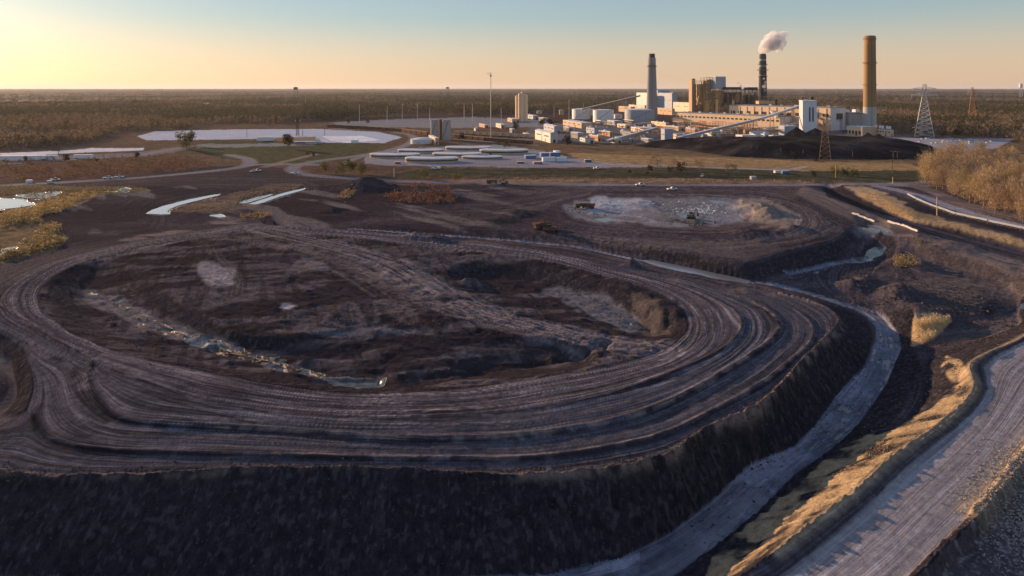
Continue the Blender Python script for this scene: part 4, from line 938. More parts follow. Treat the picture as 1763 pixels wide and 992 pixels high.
def box_parts(t, La, Lb, h, wall, roof, gable=False, win=0, door=True, vents=0, seed=0, endm=None):
    rn = random.Random(seed)
    w = MB().box(0, Lb, 0, La, -.5, h); w.build('wall', wall, t)
    r = MB()
    if gable:
        rise = min(La, Lb)*.14; o = .5
        if La > Lb: pr = [(-o,-o,h),(Lb+o,-o,h),(Lb/2,-o,h+rise)]; q = [(a, La+o, c) for a, b, c in pr]
        else: pr = [(-o,La+o,h),(-o,-o,h),(-o,La/2,h+rise)]; q = [(Lb+o, b, c) for a, b, c in pr]
        r.add(pr+q, [(0,1,2),(5,4,3),(0,3,4,1),(1,4,5,2),(2,5,3,0)])
    else:
        r.box(-.25, Lb+.25, -.25, La+.25, h+.003, h+.55).box(.5, Lb-.5, .5, La-.5, h+.56, h+.62)
    r.build('roof', roof, t)
    if door and h > 3:
        for k in range(1+(La > 25)):
            dw, dh = min(4, Lb*.3), min(4.2, h*.6); x = Lb*rn.uniform(.15,.7) if Lb > 6 else Lb*.3
            (MB().box(x, x+dw, -.08, .1, -.2, dh) if k == 0 else MB().box(-.08, .1, La*.3, La*.3+dw, -.2, dh)).build('door', DK, t)
    for k in range(win):
        zz = h*.55; yy = La*(k+.5)/win; ww = La/win*.55
        MB().box(-.07, .1, yy-ww/2, yy+ww/2, zz, zz+min(1.6, h*.2)).build('window', DK, t)
    for k in range(vents):
        x, y = rn.uniform(.15,.8)*Lb, rn.uniform(.1,.9)*La; s = rn.uniform(1.2, 2.6)
        MB().box(x, x+s, y, y+s*1.3, h+.5, h+.6+s*.8).build('roof_vent', rn.choice([STG, RF_L, RF_G]), t)
def shed(name, u, vb, pL, pR, vt, wall, roof, label, cat='building', gable=False, win=2, vents=2, group=None, yaw=0.0, seed=0, door=True):
    x, y, z = at(u, vb); m = mpp(x, y); az = math.atan2(x, y)
    pa = PA+yaw; La = pL*m/max(.25, math.sin(az+pa)); Lb = pR*m/max(.3, math.cos(az+pa))
    h = max(2.2, atY(u, vt, y)[2])
    t = empty(name, (x, y, hz(x, y)), pa, label, cat, group)
    box_parts(t, La, Lb, h, wall, roof, gable, win, door, vents, int(u*7+vb), None); return t
def blk(mb, uc, Y, wx, wy, vt, vb=None, z0=None):
    """box in the works' own axes, centred on the line of sight through uc at depth Y"""
    px, py, _ = atY(uc, 100, Y); zt = atY(uc, vt, Y)[2]; zb = (0 if z0 is None else z0) if vb is None else atY(uc, vb, Y)[2]
    p = []
    for z in (zb, zt):
        for sx_, sy_ in ((-1,-1),(1,-1),(1,1),(-1,1)):
            q = np.array([px, py])+ax_b*sx_*wx/2+ax_a*sy_*wy/2; p.append((q[0], q[1], z))
    return mb.hexa(p)
def frame(mb, uc, Y, wx, wy, vt, nx, ny, nz, w=1.2, brace=True, z0=0):
    px, py, _ = atY(uc, 100, Y); zt = atY(uc, vt, Y)[2]
    def P(i, j, k): q = np.array([px, py])+ax_b*(i/nx-.5)*wx+ax_a*(j/ny-.5)*wy; return (q[0], q[1], z0+(zt-z0)*k/nz)
    for i in range(nx+1):
        for j in range(ny+1):
            if 0 < i < nx and 0 < j < ny: continue
            mb.bar(P(i,j,0), P(i,j,nz), w)
    for k in range(1, nz+1):
        for i in range(nx):
            for j in (0, ny): mb.bar(P(i,j,k), P(i+1,j,k), w*.8)
        for j in range(ny):
            for i in (0, nx): mb.bar(P(i,j,k), P(i,j+1,k), w*.8)
        if brace:
            for j in range(ny):
                if (j+k) % 2: mb.bar(P(0,j,k-1), P(0,j+1,k), w*.55)
            for i in range(nx):
                if (i+k) % 2: mb.bar(P(i,0,k-1), P(i+1,0,k), w*.55)
    return mb

# ------------------------------------------------------------------ the three stacks
def stack(name, label, u, Y, vt, r0, r1, m, rings, capm, cap_h=6, bands=None, flare=None):
    x, y, _ = atY(u, 100, Y); h = atY(u, vt, Y)[2]
    t = empty(name, (x, y, 0), 0, label, 'chimney')
    MB().lathe([(r0+(r1-r0)*k/10, h*k/10-(0 if k else 1)) for k in range(11)], n=40).build('shaft', m, t, smooth_=True)
    MB().lathe([(r1*.98, h-.2), (r1*.98+.0, h), (r1*.80, h+.01), (r1*.80, h+cap_h), (r1*.55, h+cap_h), (r1*.55, h-1)], n=32).build('cap', capm, t)
    for vv, wd in rings:
        z = atY(u, vv, Y)[2]; rr_ = r0+(r1-r0)*z/h
        q = MB().lathe([(rr_+.02, z), (rr_+wd, z), (rr_+wd, z+.6), (rr_+.02, z+.6)], n=32)
        for k in range(24):
            a = 2*math.pi*k/24; q.bar(((rr_+wd-.1)*math.cos(a), (rr_+wd-.1)*math.sin(a), z+.6), ((rr_+wd-.1)*math.cos(a), (rr_+wd-.1)*math.sin(a), z+2.2), .2)
        q.lathe([(rr_+wd-.2, z+2.1), (rr_+wd, z+2.1), (rr_+wd, z+2.3), (rr_+wd-.2, z+2.3)], n=32)
        q.build('platform', STD if m is not ST_RLIT else STL, t)
    q = MB(); a = R(-100)
    for s in (-.4, .4): q.bar(((r0+.5)*math.cos(a)+s, (r0+.5)*math.sin(a), 0), ((r1+.5)*math.cos(a)+s, (r1+.5)*math.sin(a), h), .18)
    q.build('ladder', STD, t)
    for z0, z1, mm in (bands or []):  # concrete bands; on the tallest chimney, the painted shade on its foot
        q = MB(); ra = r0+(r1-r0)*z0/h+.06; rb = r0+(r1-r0)*z1/h+.06; q.lathe([(ra-.2, z0), (ra, z0), (rb, z1), (rb-.2, z1)], n=40); q.build('band', mm, t, smooth_=False)
    return t, (x, y, h)
ST_L = mat('grey stack concrete', (.30,.29,.28), .85, .14, .05, stretch=(1,1,.15))
ST_M = mat('dark stack concrete', (.105,.10,.10), .85, .2, .06, stretch=(1,1,.2))
ST_RLIT = mat('sunlit tinted stack concrete', (.33,.20,.085), .8, .12, .05, stretch=(1,1,.15))  # orange sunlight on the upper shaft is put into this colour
ST_RSHADE = mat('shade tinted stack concrete', (.46,.45,.41), .85, .10, .05, stretch=(1,1,.15))  # cool shade on the lower shaft is put into this colour
stack('smokestack', 'grey tapering concrete chimney with a dark cap, left of the boiler house', 713, 1400, 41, 12.2, 7.6, ST_L, [(51,1.6)], STD, 8)
_, (sx0, sy0, sh0) = stack('smokestack', 'dark slim banded chimney with steam drifting from its top', 834.3, 1380, 37.5, 9.6, 6.4, ST_M, [(49,2.2),(55,3.6),(62,1.5)], STD, 1.5, [(104,108,W_GY),(112,118,W_GY),(124,128,W_GY),(94,96,W_GY)])
h_r = atY(951, 18, 1085)[2]
stack('smokestack', 'tallest chimney, tinted sunlit ochre above a shaded grey foot, standing alone above the coal pile', 951.3, 1085, 17.5, 9.8, 8.6, ST_RLIT, [(21.5,.8),(47.5,1.6),(71.5,1.0)], ST_RLIT, .6, [(.5, atY(951,95,1085)[2], ST_RSHADE)])

# ------------------------------------------------------------------ steam
def steam(name, label, blobs, dens, seed, rag=.5):
    """one lumpy closed body of vapour"""
    mb_ = bpy.data.metaballs.new(name); mb_.resolution = 1.6; mb_.render_resolution = 1.6; mb_.threshold = .35
    o = bpy.data.objects.new(name, mb_); COL.objects.link(o)
    for x, y, z, r in blobs:
        e = mb_.elements.new(); e.co = (x, y, z); e.radius = r*1.45
    dg = bpy.context.evaluated_depsgraph_get(); me = bpy.data.meshes.new_from_object(o.evaluated_get(dg)); bpy.data.objects.remove(o)
    k = len(me.vertices); co = np.zeros(k*3, np.float32); me.vertices.foreach_get('co', co); co = co.reshape(-1, 3); no = np.zeros(k*3, np.float32); me.vertices.foreach_get('normal', no); no = no.reshape(-1, 3)
    d = (fbm(co[:,0]*.16+co[:,2]*.1, co[:,1]*.16+co[:,2]*.13, 4, seed)-.5)*rag*12
    co += no*d[:, None]; me.vertices.foreach_set('co', co.ravel()); me.update()
    m = bpy.data.materials.new(name); m.use_nodes = True; N = m.node_tree.nodes; L = m.node_tree.links; N.clear()
    p = N.new('ShaderNodeVolumePrincipled'); p.inputs['Color'].default_value = (.995,.985,.985,1); p.inputs['Anisotropy'].default_value = .3
    nz = N.new('ShaderNodeTexNoise'); nz.inputs['Scale'].default_value = .09; nz.inputs['Detail'].default_value = 4; tcx = N.new('ShaderNodeTexCoord'); L.new(tcx.outputs['Object'], nz.inputs['Vector'])
    mr = N.new('ShaderNodeMapRange'); mr.inputs['From Min'].default_value = .38; mr.inputs['From Max'].default_value = .62; mr.inputs['To Min'].default_value = dens*.08; mr.inputs['To Max'].default_value = dens
    L.new(nz.outputs['Fac'], mr.inputs['Value']); L.new(mr.outputs[0], p.inputs['Density'])
    oo = N.new('ShaderNodeOutputMaterial'); L.new(p.outputs[0], oo.inputs['Volume'])
    me.materials.clear(); me.materials.append(m)
    o = bpy.data.objects.new(name, me); COL.objects.link(o); return tag(o, label, 'steam', kind='stuff')
mm_ = 1380/FPX
def sp_(u, v, r, Y=1380): p = atY(u, v, Y); return (p[0], p[1], p[2], r*mm_)
steam('steam_plume', 'pinkish white steam blowing right from the dark chimney top', [sp_(834,36.5,2.8), sp_(833.5,34,3.8), sp_(835,30.5,5.4), sp_(838,26,6.6), sp_(842,21.5,7.0,1390), sp_(846,27,6.6,1375), sp_(850,20.5,7.0), sp_(855,25,6.0,1390), sp_(856,17.5,5.2), sp_(860,15.5,3.4), sp_(852,31,4.4), sp_(847,15.5,4.6), sp_(840,31,5.2)], .30, 5)
steam('steam_jet', 'white steam jet leaning left beside the dark chimney', [sp_(815.5,80,1.0,1340), sp_(813,76,1.7,1340), sp_(810,72,1.9,1340), sp_(807,68.5,1.4,1340)], .12, 6, .12)
steam('steam_jet', 'white steam rising in front of the dark chimney foot', [sp_(835.5,81,1.0,1340), sp_(836.5,77,2.0,1340), sp_(836,72.5,2.4,1340), sp_(837.5,68,1.8,1340), sp_(835.5,64,1.4,1340)], .12, 7, .12)

# ------------------------------------------------------------------ turbine hall, boiler house and what stands round them
def hall(name, label, PL, PR, depth, h, wall, roof, endw, win=0, pil=0):
    PL = np.array(PL[:2]); PR = np.array(PR[:2]); L = float(np.hypot(*(PL-PR))); d = (PL-PR)/L
    yaw = math.atan2(-d[0], d[1]); t = empty(name, (PR[0], PR[1], 0), yaw, label, 'building')
    MB().box(0, depth, 0, L, -.5, h).build('wall', wall, t)
    MB().box(.3, depth-.3, -.06, .3, -.4, h-.4).build('end_wall', endw, t)
    MB().box(-.4, depth+.4, -.4, L+.4, h+.003, h+1.1).box(1, depth-1, 1, L-1, h+1.11, h+1.2).build('roof', roof, t)
    for k in range(win):
        y = L*(k+.5)/win; MB().box(-.12, .05, y-L/win*.3, y+L/win*.3, h*.60, h*.74).build('window', DK, t)
    for k in range(pil):
        y = L*(k+.5)/pil; MB().box(-.7, -.003, y-.7, y+.7, -.4, h*.97).build('pilaster', wall, t)
    for k in range(int(L/28)):
        y = 14+k*28+random.uniform(-5, 5); s = random.uniform(2, 4); MB().box(depth*.3, depth*.3+s, y, y+s*1.6, h+1.2, h+1.2+s*.7).build('roof_vent', random.choice([STG, RF_G]), t)
    return t
PRa = np.array(at(853,119.5)[:2]); PLa = np.array(at(736,112.5)[:2]); dA = (PLa-PRa)/np.hypot(*(PLa-PRa)); nA = np.array([dA[1], -dA[0]])
if nA[0] < 0: nA = -nA
hall('turbine_hall', 'long low cream hall with a golden sunlit wall before the boiler house', PLa, PRa, 32, 21, W_CR, RF_G, W_WX, 26, 0)
b0 = PRa-dA*70+nA*34
hall('boiler_house', 'taller cream hall behind the long low hall, under the dark steelwork', PRa+dA*135+nA*34, b0, 42, 37, W_CR, RF_G, W_WX, 12, 13)
hall('bunker_tower', 'tall white end block with two dark louvres right of the halls', at(874,121.0), at(878,123.6), 20, 49, W_WX, RF_L, W_WX, 0)
tb = [o for o in bpy.data.objects if o.name == 'bunker_tower'][0]
for x0 in (9, 13.5): MB().box(x0, x0+2, -.25, -.07, 18, 40).build('louvre', DK, tb)
def thing_mesh(name, label, cat, *parts):
    t = empty(name, (0,0,0), 0, label, cat)
    for nm, mb, m in parts: mb.build(nm, m, t)
    return t
# tall slender shaft building left of the boiler steel
thing_mesh('lift_tower', 'slender tall tower with a bright left face at the left of the boiler steel', 'tower',
    ('wall', blk(MB(), 757, 1395, 8, 12, 65.5), W_TN), ('cap', blk(MB(), 758.2, 1394, 5, 6, 64, 68), STD), ('duct', blk(MB(), 760.3, 1385, 2.5, 4, 70), STD))
def boiler(label, uc, Y, wx, wy, vt, col, nx, ny, nz, boxes, extra=()):
    t = empty('boiler_structure', (0,0,0), 0, label, 'boiler structure')
    frame(MB(), uc, Y, wx, wy, vt, nx, ny, nz, .9).build('steel_frame', STL, t)
    for nm, du, dY, bx_, by_, v0, v1, m in boxes: blk(MB(), uc+du, Y+dY, bx_, by_, v0, v1).build(nm, m, t)
    pf = MB(); zt = atY(uc, vt, Y)[2]
    px, py, _ = atY(uc, 100, Y)
    for k in range(1, nz+1):
        z = zt*k/nz
        for e in ((-.5, 0, .08, 1), (0, -.5, 1, .08)):
            q = np.array([px, py])+ax_b*e[0]*wx+ax_a*e[1]*wy; p = []
            for z_ in (z-.25, z+.0):
                for sx_, sy_ in ((-1,-1),(1,-1),(1,1),(-1,1)):
                    w = q+ax_b*sx_*wx*e[2]/2+ax_a*sy_*wy*e[3]/2; p.append((w[0], w[1], z_))
            pf.hexa(p)
    pf.build('platform', col, t)
    rn = random.Random(int(uc))
    for k in range(5+nx*2):
        a = np.array([px, py])+ax_b*rn.uniform(-.5,.5)*wx+ax_a*rn.uniform(-.5,.5)*wy; z = rn.uniform(.3,.95)*zt; r = rn.uniform(.6, 1.6)
        b_ = a+ax_b*rn.uniform(-.3,.3)*wx; MB().tube((a[0], a[1], z), (b_[0], b_[1], z*rn.uniform(.4, .8)), r, n=8).build('duct', col, t)
    return t
boiler('left ochre boiler steel tower with stacked platforms', 766, 1390, 20, 26, 66.5, YEL, 2, 3, 8, [('casing',0,4,13,17,70,90,YEL),('hopper',-1,0,10,10,92,101,STL)])
boiler('second ochre boiler steel tower just left of the grey box', 773, 1375, 13, 22, 62.8, YEL, 1, 2, 9, [('casing',0,4,9,15,65,84,STL),('hopper',0,0,8,8,88,100,YEL)])
boiler('highest boiler steel topped by a plain grey box', 785, 1370, 24, 26, 75, STL, 2, 3, 7, [('penthouse',0,0,23,22,61.8,74.8,W_BL),('casing',0,6,17,18,77,92,YEL)])
boiler('wide dark boiler steel between the grey box and the steam jet', 801, 1360, 38, 30, 76, STD, 4, 2, 5, [('penthouse',-1,0,33,20,73.2,75.9,STD),('casing',0,8,30,18,79,92,STD),('drum',5,-4,8,8,80,90,STL)])
boiler('dark boiler steel right of the left steam jet', 821, 1350, 26, 28, 76.5, STD, 3, 2, 5, [('penthouse',0,0,20,18,73.4,76.4,STD),('casing',0,8,22,16,82,92,STD)])
boiler('low dark boiler steel below the banded chimney', 833, 1335, 30, 26, 84, STD, 3, 2, 4, [('casing',0,6,24,14,87,92,STL)])
thing_mesh('duct_house', 'flat yellow lit duct housing at the foot of the banded chimney', 'duct', ('casing', blk(MB(), 837, 1290, 34, 10, 88.3, 91.6), YEL), ('support', frame(MB(), 837, 1290, 32, 9, 91.6, 4, 1, 2, .8), STL))
for i, (u, Y, r, vt, lab) in enumerate([(784,1300,2.2,85,'left of two thin pale flues rising through the hall roof'),(802,1280,2.2,86,'right of two thin pale flues rising through the hall roof'),(849,1330,1.6,87,'thin dark flue beside the yellow duct housing'),(878,1300,2.0,84.5,'first small dark flue on the horizon right of the halls'),(882,1330,2.4,86,'second small dark flue right of the halls'),(888,1340,3.0,84,'third thicker dark flue right of the halls'),(893,1310,1.6,88,'last short dark flue right of the halls')]):
    x, y, _ = atY(u, 100, Y); h = atY(u, vt, Y)[2]; t = empty('flue', (x, y, 0), 0, lab, 'flue')
    m = YEL if i < 2 else STD
    MB().lathe([(r,0),(r,h)], n=16).build('shaft', m, t); MB().lathe([(r+.05,h-2),(r*1.35,h-2),(r*1.35,h-.6),(r+.05,h-.6)], n=16).build('collar', STD, t)
# left of the works
shed('absorber_building', 707.5, 97, 11.5, 2, 79.5, W_WH, RF_L, 'tall bright white block just left of the grey chimney', win=0, vents=1)
shed('scrubber_building', 735, 98, 16, 5, 79.8, W_BL, RF_G, 'blue grey block with a white edge right of the grey chimney', win=3, vents=3)
shed('scrubber_building', 719.5, 97, 3, 12, 76.8, W_BL, RF_L, 'pale blue house behind the grey chimney', gable=True, win=1, vents=0)
shed('annex', 755, 101, 19, 3, 90.5, W_CR, RF_L, 'cream box with flat white roof left of the slender tower', win=2)
shed('pump_house', 735, 104, 30, 3, 97, W_TN, RF_L, 'tan building with a long parapet below the cream box', win=6)
shed('pump_house', 705, 99, 18, 4, 93.5, W_CR, RF_L, 'low cream building at the foot of the grey chimney', win=3)
shed('pump_house', 690, 101, 14, 4, 95, W_TN, RF_L, 'small tan building left of the grey chimney foot', win=3)
# right of the halls
thing_mesh('filter_house', 'white building full of ducts between the end block and the red mast', 'building',
    ('wall', blk(MB(), 896, 1150, 26, 30, 99.5), W_WX), ('duct', blk(blk(MB(), 893, 1125, 24, 3, 101, 103.5), 893, 1125, 24, 3, 105.5, 107.5), W_BL), ('hopper', blk(MB(), 901, 1120, 12, 10, 108, 116), STL), ('roof_house', blk(MB(), 899, 1150, 9, 10, 96, 99.4), WHT))
thing_mesh('precipitator', 'big grey box building left of the tallest chimney', 'building',
    ('wall', blk(MB(), 931, 1150, 44, 40, 101.5), W_GY), ('roof', blk(MB(), 931, 1150, 46, 42, 100.6, 101.4), RF_G), ('penthouse', blk(MB(), 925, 1150, 8, 8, 98, 100.5), WHT), ('penthouse', blk(MB(), 936, 1150, 8, 8, 97.6, 100.5), WHT), ('annex', blk(MB(), 912, 1130, 18, 20, 106), W_BL), ('duct', blk(MB(), 917, 1120, 10, 8, 102, 108), STD))
thing_mesh('ash_silo', 'white vessel with rounded top behind the grey box building', 'silo', ('shell', MB().lathe([(4.5,0),(4.5,34),(3.6,37),(1.6,38.5),(.05,39)], *atY(912.5,100,1160)[:2], n=24), WHT), ('pipe', MB().tube(tuple(atY(915,97,1155)), tuple(atY(919,100,1155)), .9), WHT))
t = shed('workshop', 943, 126.5, 16, 14, 117.2, W_CR, RF_L, 'low cream workshop with a row of dark bays above the coal pile', win=0, vents=2)
for k in range(6): MB().box(-.2, .05, 3+k*6.6, 7+k*6.6, 1.5, 6.5).build('bay_opening', DK, t)
t = shed('service_building', 974, 127.4, 14, 3, 120, W_CR, RF_G, 'small cream building with domed tanks on top right of the tallest chimney', win=5, vents=0)
for k, (dx, dy) in enumerate(((2,4),(3,10),(2,17),(3,23),(2,30))): MB().lathe([(1.7,10.6),(1.7,13.4),(1.2,14.6),(.1,15)], dx+.6, dy, 14).build('roof_tank', WHT, t)
# low buildings and yards left of the halls: u, v base, px left face, px right face, v top, wall, roof, gable, label
rows = [
 (602,134.4,18,8,123.3,W_WH,RF_L,1,'white metal shed with a dark open doorway beside the train line'),
 (606,124.0,12,6,116.2,W_BL,RF_L,1,'pale blue gabled shed behind the white metal shed'),
 (636,118.5,22,12,112.6,W_TN,RF_L,0,'long pale roofed building in front of the big white tanks'),
 (583,108.5,11,6,104.6,W_BL,RF_L,0,'small pale house right of the concrete storage tower'),
 (672,114.5,8,9,110.5,W_BL,RF_L,0,'low blue white building below the two large tanks'),
 (654,132.5,10,4,127.0,W_OR,RF_L,0,'orange lit box building in the middle yard'),
 (667,127.5,9,3,122.4,W_OR,RF_L,0,'second orange lit building behind the first, higher up'),
 (650,124.5,9,18,118.2,W_BL,W_NV,0,'dark blue roofed building left of the orange ones'),
 (632,129.5,8,7,123.5,W_GY,RF_L,0,'grey building between the white metal shed and the orange box'),
 (640,134.8,6,10,129.6,W_WH,RF_G,0,'low white office at the edge of the field, right of the pointed conifer'),
 (700,123.0,10,18,118.4,W_WH,RF_L,0,'broad flat white roof left of the conveyor head'),
 (690,127.5,12,8,123.2,W_GY,RF_G,0,'grey shed under the left conveyor'),
 (684,118.5,9,8,114.6,W_CR,RF_L,0,'cream building between the big tank and the flat white roof'),
 (728,116.5,16,4,112.6,W_CR,RF_L,0,'cream low wall building left of the long hall'),
 (742,121.0,14,6,117.0,W_TN,RF_L,0,'tan building with white roof in front of the hall'),
 (727,134.0,4,9,119.6,W_BL,RF_L,0,'tall pale blue transfer house where the two conveyors meet'),
 (740,131.0,6,7,125.2,W_CR,RF_G,0,'cream shed right of the pale blue transfer house'),
 (760,124.5,10,6,119.6,W_OR,RF_L,0,'brown and white switch house in front of the hall wall'),
 (778,127.0,8,8,121.4,W_WH,RF_L,0,'white cube with grey box roof under the long conveyor'),
 (790,122.5,9,9,118.4,W_BL,RF_L,0,'pale blue shed between the hall and the long conveyor'),
 (812,131.0,7,13,126.6,W_WH,RF_L,0,'low white shed at the edge of the coal pile'),
 (826,127.0,6,14,122.6,W_WX,RF_L,0,'white shed right of the long conveyor trestle'),
 (845,131.5,4,7,126.6,W_BL,RF_L,0,'small pale shed at the left foot of the dark heap'),
 (858,126.0,6,14,116.4,W_BL,RF_L,0,'pale crusher house below the conveyor head'),
 (709,134.4,8,6,130.4,W_GY,RF_L,0,'small grey hut under the left conveyor foot'),
 (672,134.6,5,8,130.6,W_TN,RF_L,0,'small tan hut between the orange box and the conveyor foot'),
 (752,134.2,4,8,130.4,W_WH,RF_L,0,'small white hut at the foot of the long conveyor'),
 (622,122.0,6,5,117.6,W_GY,RF_L,0,'narrow grey building behind the bare spreading tree'),
 (548,118.5,8,5,114.6,W_CR,RF_L,0,'cream hut beside the tall mast'),
 (560,112.0,6,8,108.4,W_TN,RF_L,0,'tan hut left of the concrete tower foot'),
 (530,118.0,8,4,115.0,W_OR,RF_L,0,'low brown hut left of the tall mast'),
 (595,111.0,6,5,107.4,W_GY,RF_L,0,'grey hut behind the two dark trees'),
 (476,136.5,12,4,129.4,W_TN,RF_L,0,'lit tan gatehouse at the foot of the twin silos'),
 (222,93.6,8,5,91.4,W_WH,RF_L,0,'low white building alone in the far woods'),
]
for i, (u, vb, pl, pr, vt, w, rf, g, lab) in enumerate(rows):
    shed('shed' if pl+pr < 24 else 'warehouse', u, vb, pl, pr, vt, w, rf, lab, gable=bool(g), win=2+(i % 3), vents=(i*7) % 4, yaw=R((i*37) % 9-4) if i else 0)
# tanks
def tank(name, label, u, vb, pw, vt, m, rf, cat='tank', dome=.06, rail=True):
    x, y, z = at(u, vb); w = pw*mpp(x, y)/2; y2 = y+w; x2 = x*y2/y; h = atY(u, vt, y)[2]; t = empty(name, (x2, y2, hz(x2, y2)), 0, label, cat)
    MB().lathe([(w,-.4),(w,h)], n=48).build('shell', m, t, smooth_=False)
    MB().lathe([(w+.25,h+.003),(w+.25,h+.4),(w*.5,h+.4+w*dome),(.05,h+.4+w*dome*1.35)], n=48).build('roof', rf, t)
    if rail:
        q = MB()
        for k in range(10):
            a = R(-150)+k*R(9); q.bar((math.cos(a)*(w+.6), math.sin(a)*(w+.6), h*k/10), (math.cos(a+R(9))*(w+.6), math.sin(a+R(9))*(w+.6), h*(k+1)/10), .5)
        q.build('stair', STD, t)
    return t
tank('storage_tank', 'large white tank at the left of the tank farm', 637.5, 108.5, 24, 97.8, WHT, RF_L)
tank('storage_tank', 'large white tank overlapping the first one on its right', 660, 112.0, 23, 98.8, WHT, RF_L)
tank('storage_tank', 'white tank with an orange lit rim below the grey chimney', 700, 112.0, 34, 98.6, W_BL, RF_L)
tank('storage_tank', 'small tan tank standing alone right of the concrete tower', 614, 103.5, 5, 98.4, W_TN, RF_L)
tank('storage_tank', 'small tan tank left of the large white ones', 590, 102.5, 6, 99.4, W_TN, RF_L)
tank('storage_tank', 'low white tank between the large pair and the orange rimmed tank', 676, 108.0, 9, 103.2, WHT, RF_L)
tank('silo', 'left concrete silo of the pair beside the train line', 475.5, 130.8, 9.2, 109.4, W_GY, RF_G, 'silo', .03)
tank('silo', 'right concrete silo of the pair beside the train line', 488.3, 131.5, 9.4, 109.8, W_GY, RF_G, 'silo', .03)
thing_mesh('bridge_tower', 'dark brown shaft joining the two concrete silos', 'shaft', ('wall', blk(MB(), 481.8, at(482,130)[1]+4, 3.6, 5, 108.6), RUST))
tank('domed_shelter', 'low round pale shelter left of the twin silos', 462, 136.0, 26, 131.6, RF_L, RF_L, 'shelter', .12, False)
g = empty('storage_tower', (0,0,0), 0, 'cluster of cream concrete silos with a stair shaft on the left horizon', 'tower')
for k, (u, Y, r, vt) in enumerate([(566.2,1440,5,83.2),(570.0,1425,6,80.5),(574.6,1430,5.2,82.2)]):
    x, y, _ = atY(u, 100, Y); h = atY(u, vt, Y)[2]; MB().lathe([(r,0),(r,h),(r*.6,h+1.5),(.05,h+1.6)], x, y, 24).build('silo_shell', W_CR, g)
blk(MB(), 571.5, 1425, 5, 5, 78.6, 80.6).build('head_house', W_CR, g); frame(MB(), 567.5, 1415, 4, 4, 80, 1, 1, 8, .5).build('stair_tower', STL, g)
# round flat covered tanks on the lot
for u, v, w, hp, lab in [(432,150.2,55,4.0,'flat round tank at the left end of the row'),(460,145.0,50,3.2,'flat round tank at the back left, touching the yard road'),(512,142.0,50,3.4,'flat round tank at the back in the middle'),(500,148.8,54,3.4,'flat round tank in the centre of the cluster'),(472,155.4,58,5.0,'nearest flat round tank with a golden lit side'),(551,146.0,53,4.6,'flat round tank at the right end with a dark open underside'),(527,151.8,44,2.8,'low flat round tank in front of the right one')]:
    x, y, z = at(u, v); wr = w*mpp(x, y)/2; y2 = y+wr*.0; k_ = math.hypot(x, y); x2, y2 = x*(1+wr/k_*.22), y*(1+wr/k_*.22)
    h = hp*mpp(x, y)*.95; t = empty('round_tank', (x2, y2, hz(x2, y2)), 0, lab, 'tank', 'flat round covered tanks')
    sx_ = (1, .50, 1)
    MB().lathe([(wr,-.3),(wr,h*.82)], n=56).build('shell', W_TN, t); MB().lathe([(wr+.3,h*.8),(wr+.3,h),(wr*.5,h+.5),(.05,h+.8)], n=56).build('cover', RF_L, t); MB().box(-wr*.96, wr*.96, -.5, .5, h+.85, h+1.35).build('walkway', STG, t); MB().lathe([(1.6,h+.7),(1.6,h+2.0)], n=16).build('hub', STG, t)
    MB().lathe([(wr+.02,h*.32),(wr+.3,h*.32),(wr+.3,h*.62),(wr+.02,h*.62)], n=56).build('dark_band', STD, t); t.scale = sx_
# containers, trailers and site vehicles
def container(name, label, cat, u, vb, pL, pR, hp, m, yaw=0.0, wheels=False, group=None):
    x, y, z = at(u, vb); s = mpp(x, y); az = math.atan2(x, y); t = empty(name, (x, y, hz(x, y)), PA+yaw, label, cat, group)
    La = max(2.4, pL*s/max(.3, abs(math.sin(az+PA+yaw)))); Lb = max(2.4, pR*s/max(.3, math.cos(az+PA+yaw))); h = hp*s; z0 = 1.0 if wheels else 0.12
    MB().box(0, Lb, 0, La, z0, h+z0*.3).build('body', m, t); q = MB()
    for k in range(int(max(La, Lb)/1.5)):
        p = .6+k*1.5
        if p < La-.3: q.box(-.06, -.003, p, p+.3, z0+.1, h-.1)
        if p < Lb-.3: q.box(p, p+.3, -.06, -.003, z0+.1, h-.1)
    q.box(-.06, Lb, -.061, -.004, z0+.02, z0+.1).box(-.061, -.004, -.06, La, z0+.02, z0+.1).build('corrugation', m, t)
    MB().box(-.1, Lb+.1, -.1, La+.1, h+z0*.3+.003, h+z0*.3+.15).build('roof', RF_L, t)
    if wheels:
        for x0 in ((Lb*.08, Lb*.2, Lb*.8) if Lb > La else (Lb*.3,)):
            MB().tube((x0+.5, -.05, .5), (x0+.5, .35, .5), .5, n=12).build('wheel', DK, t)
    return t
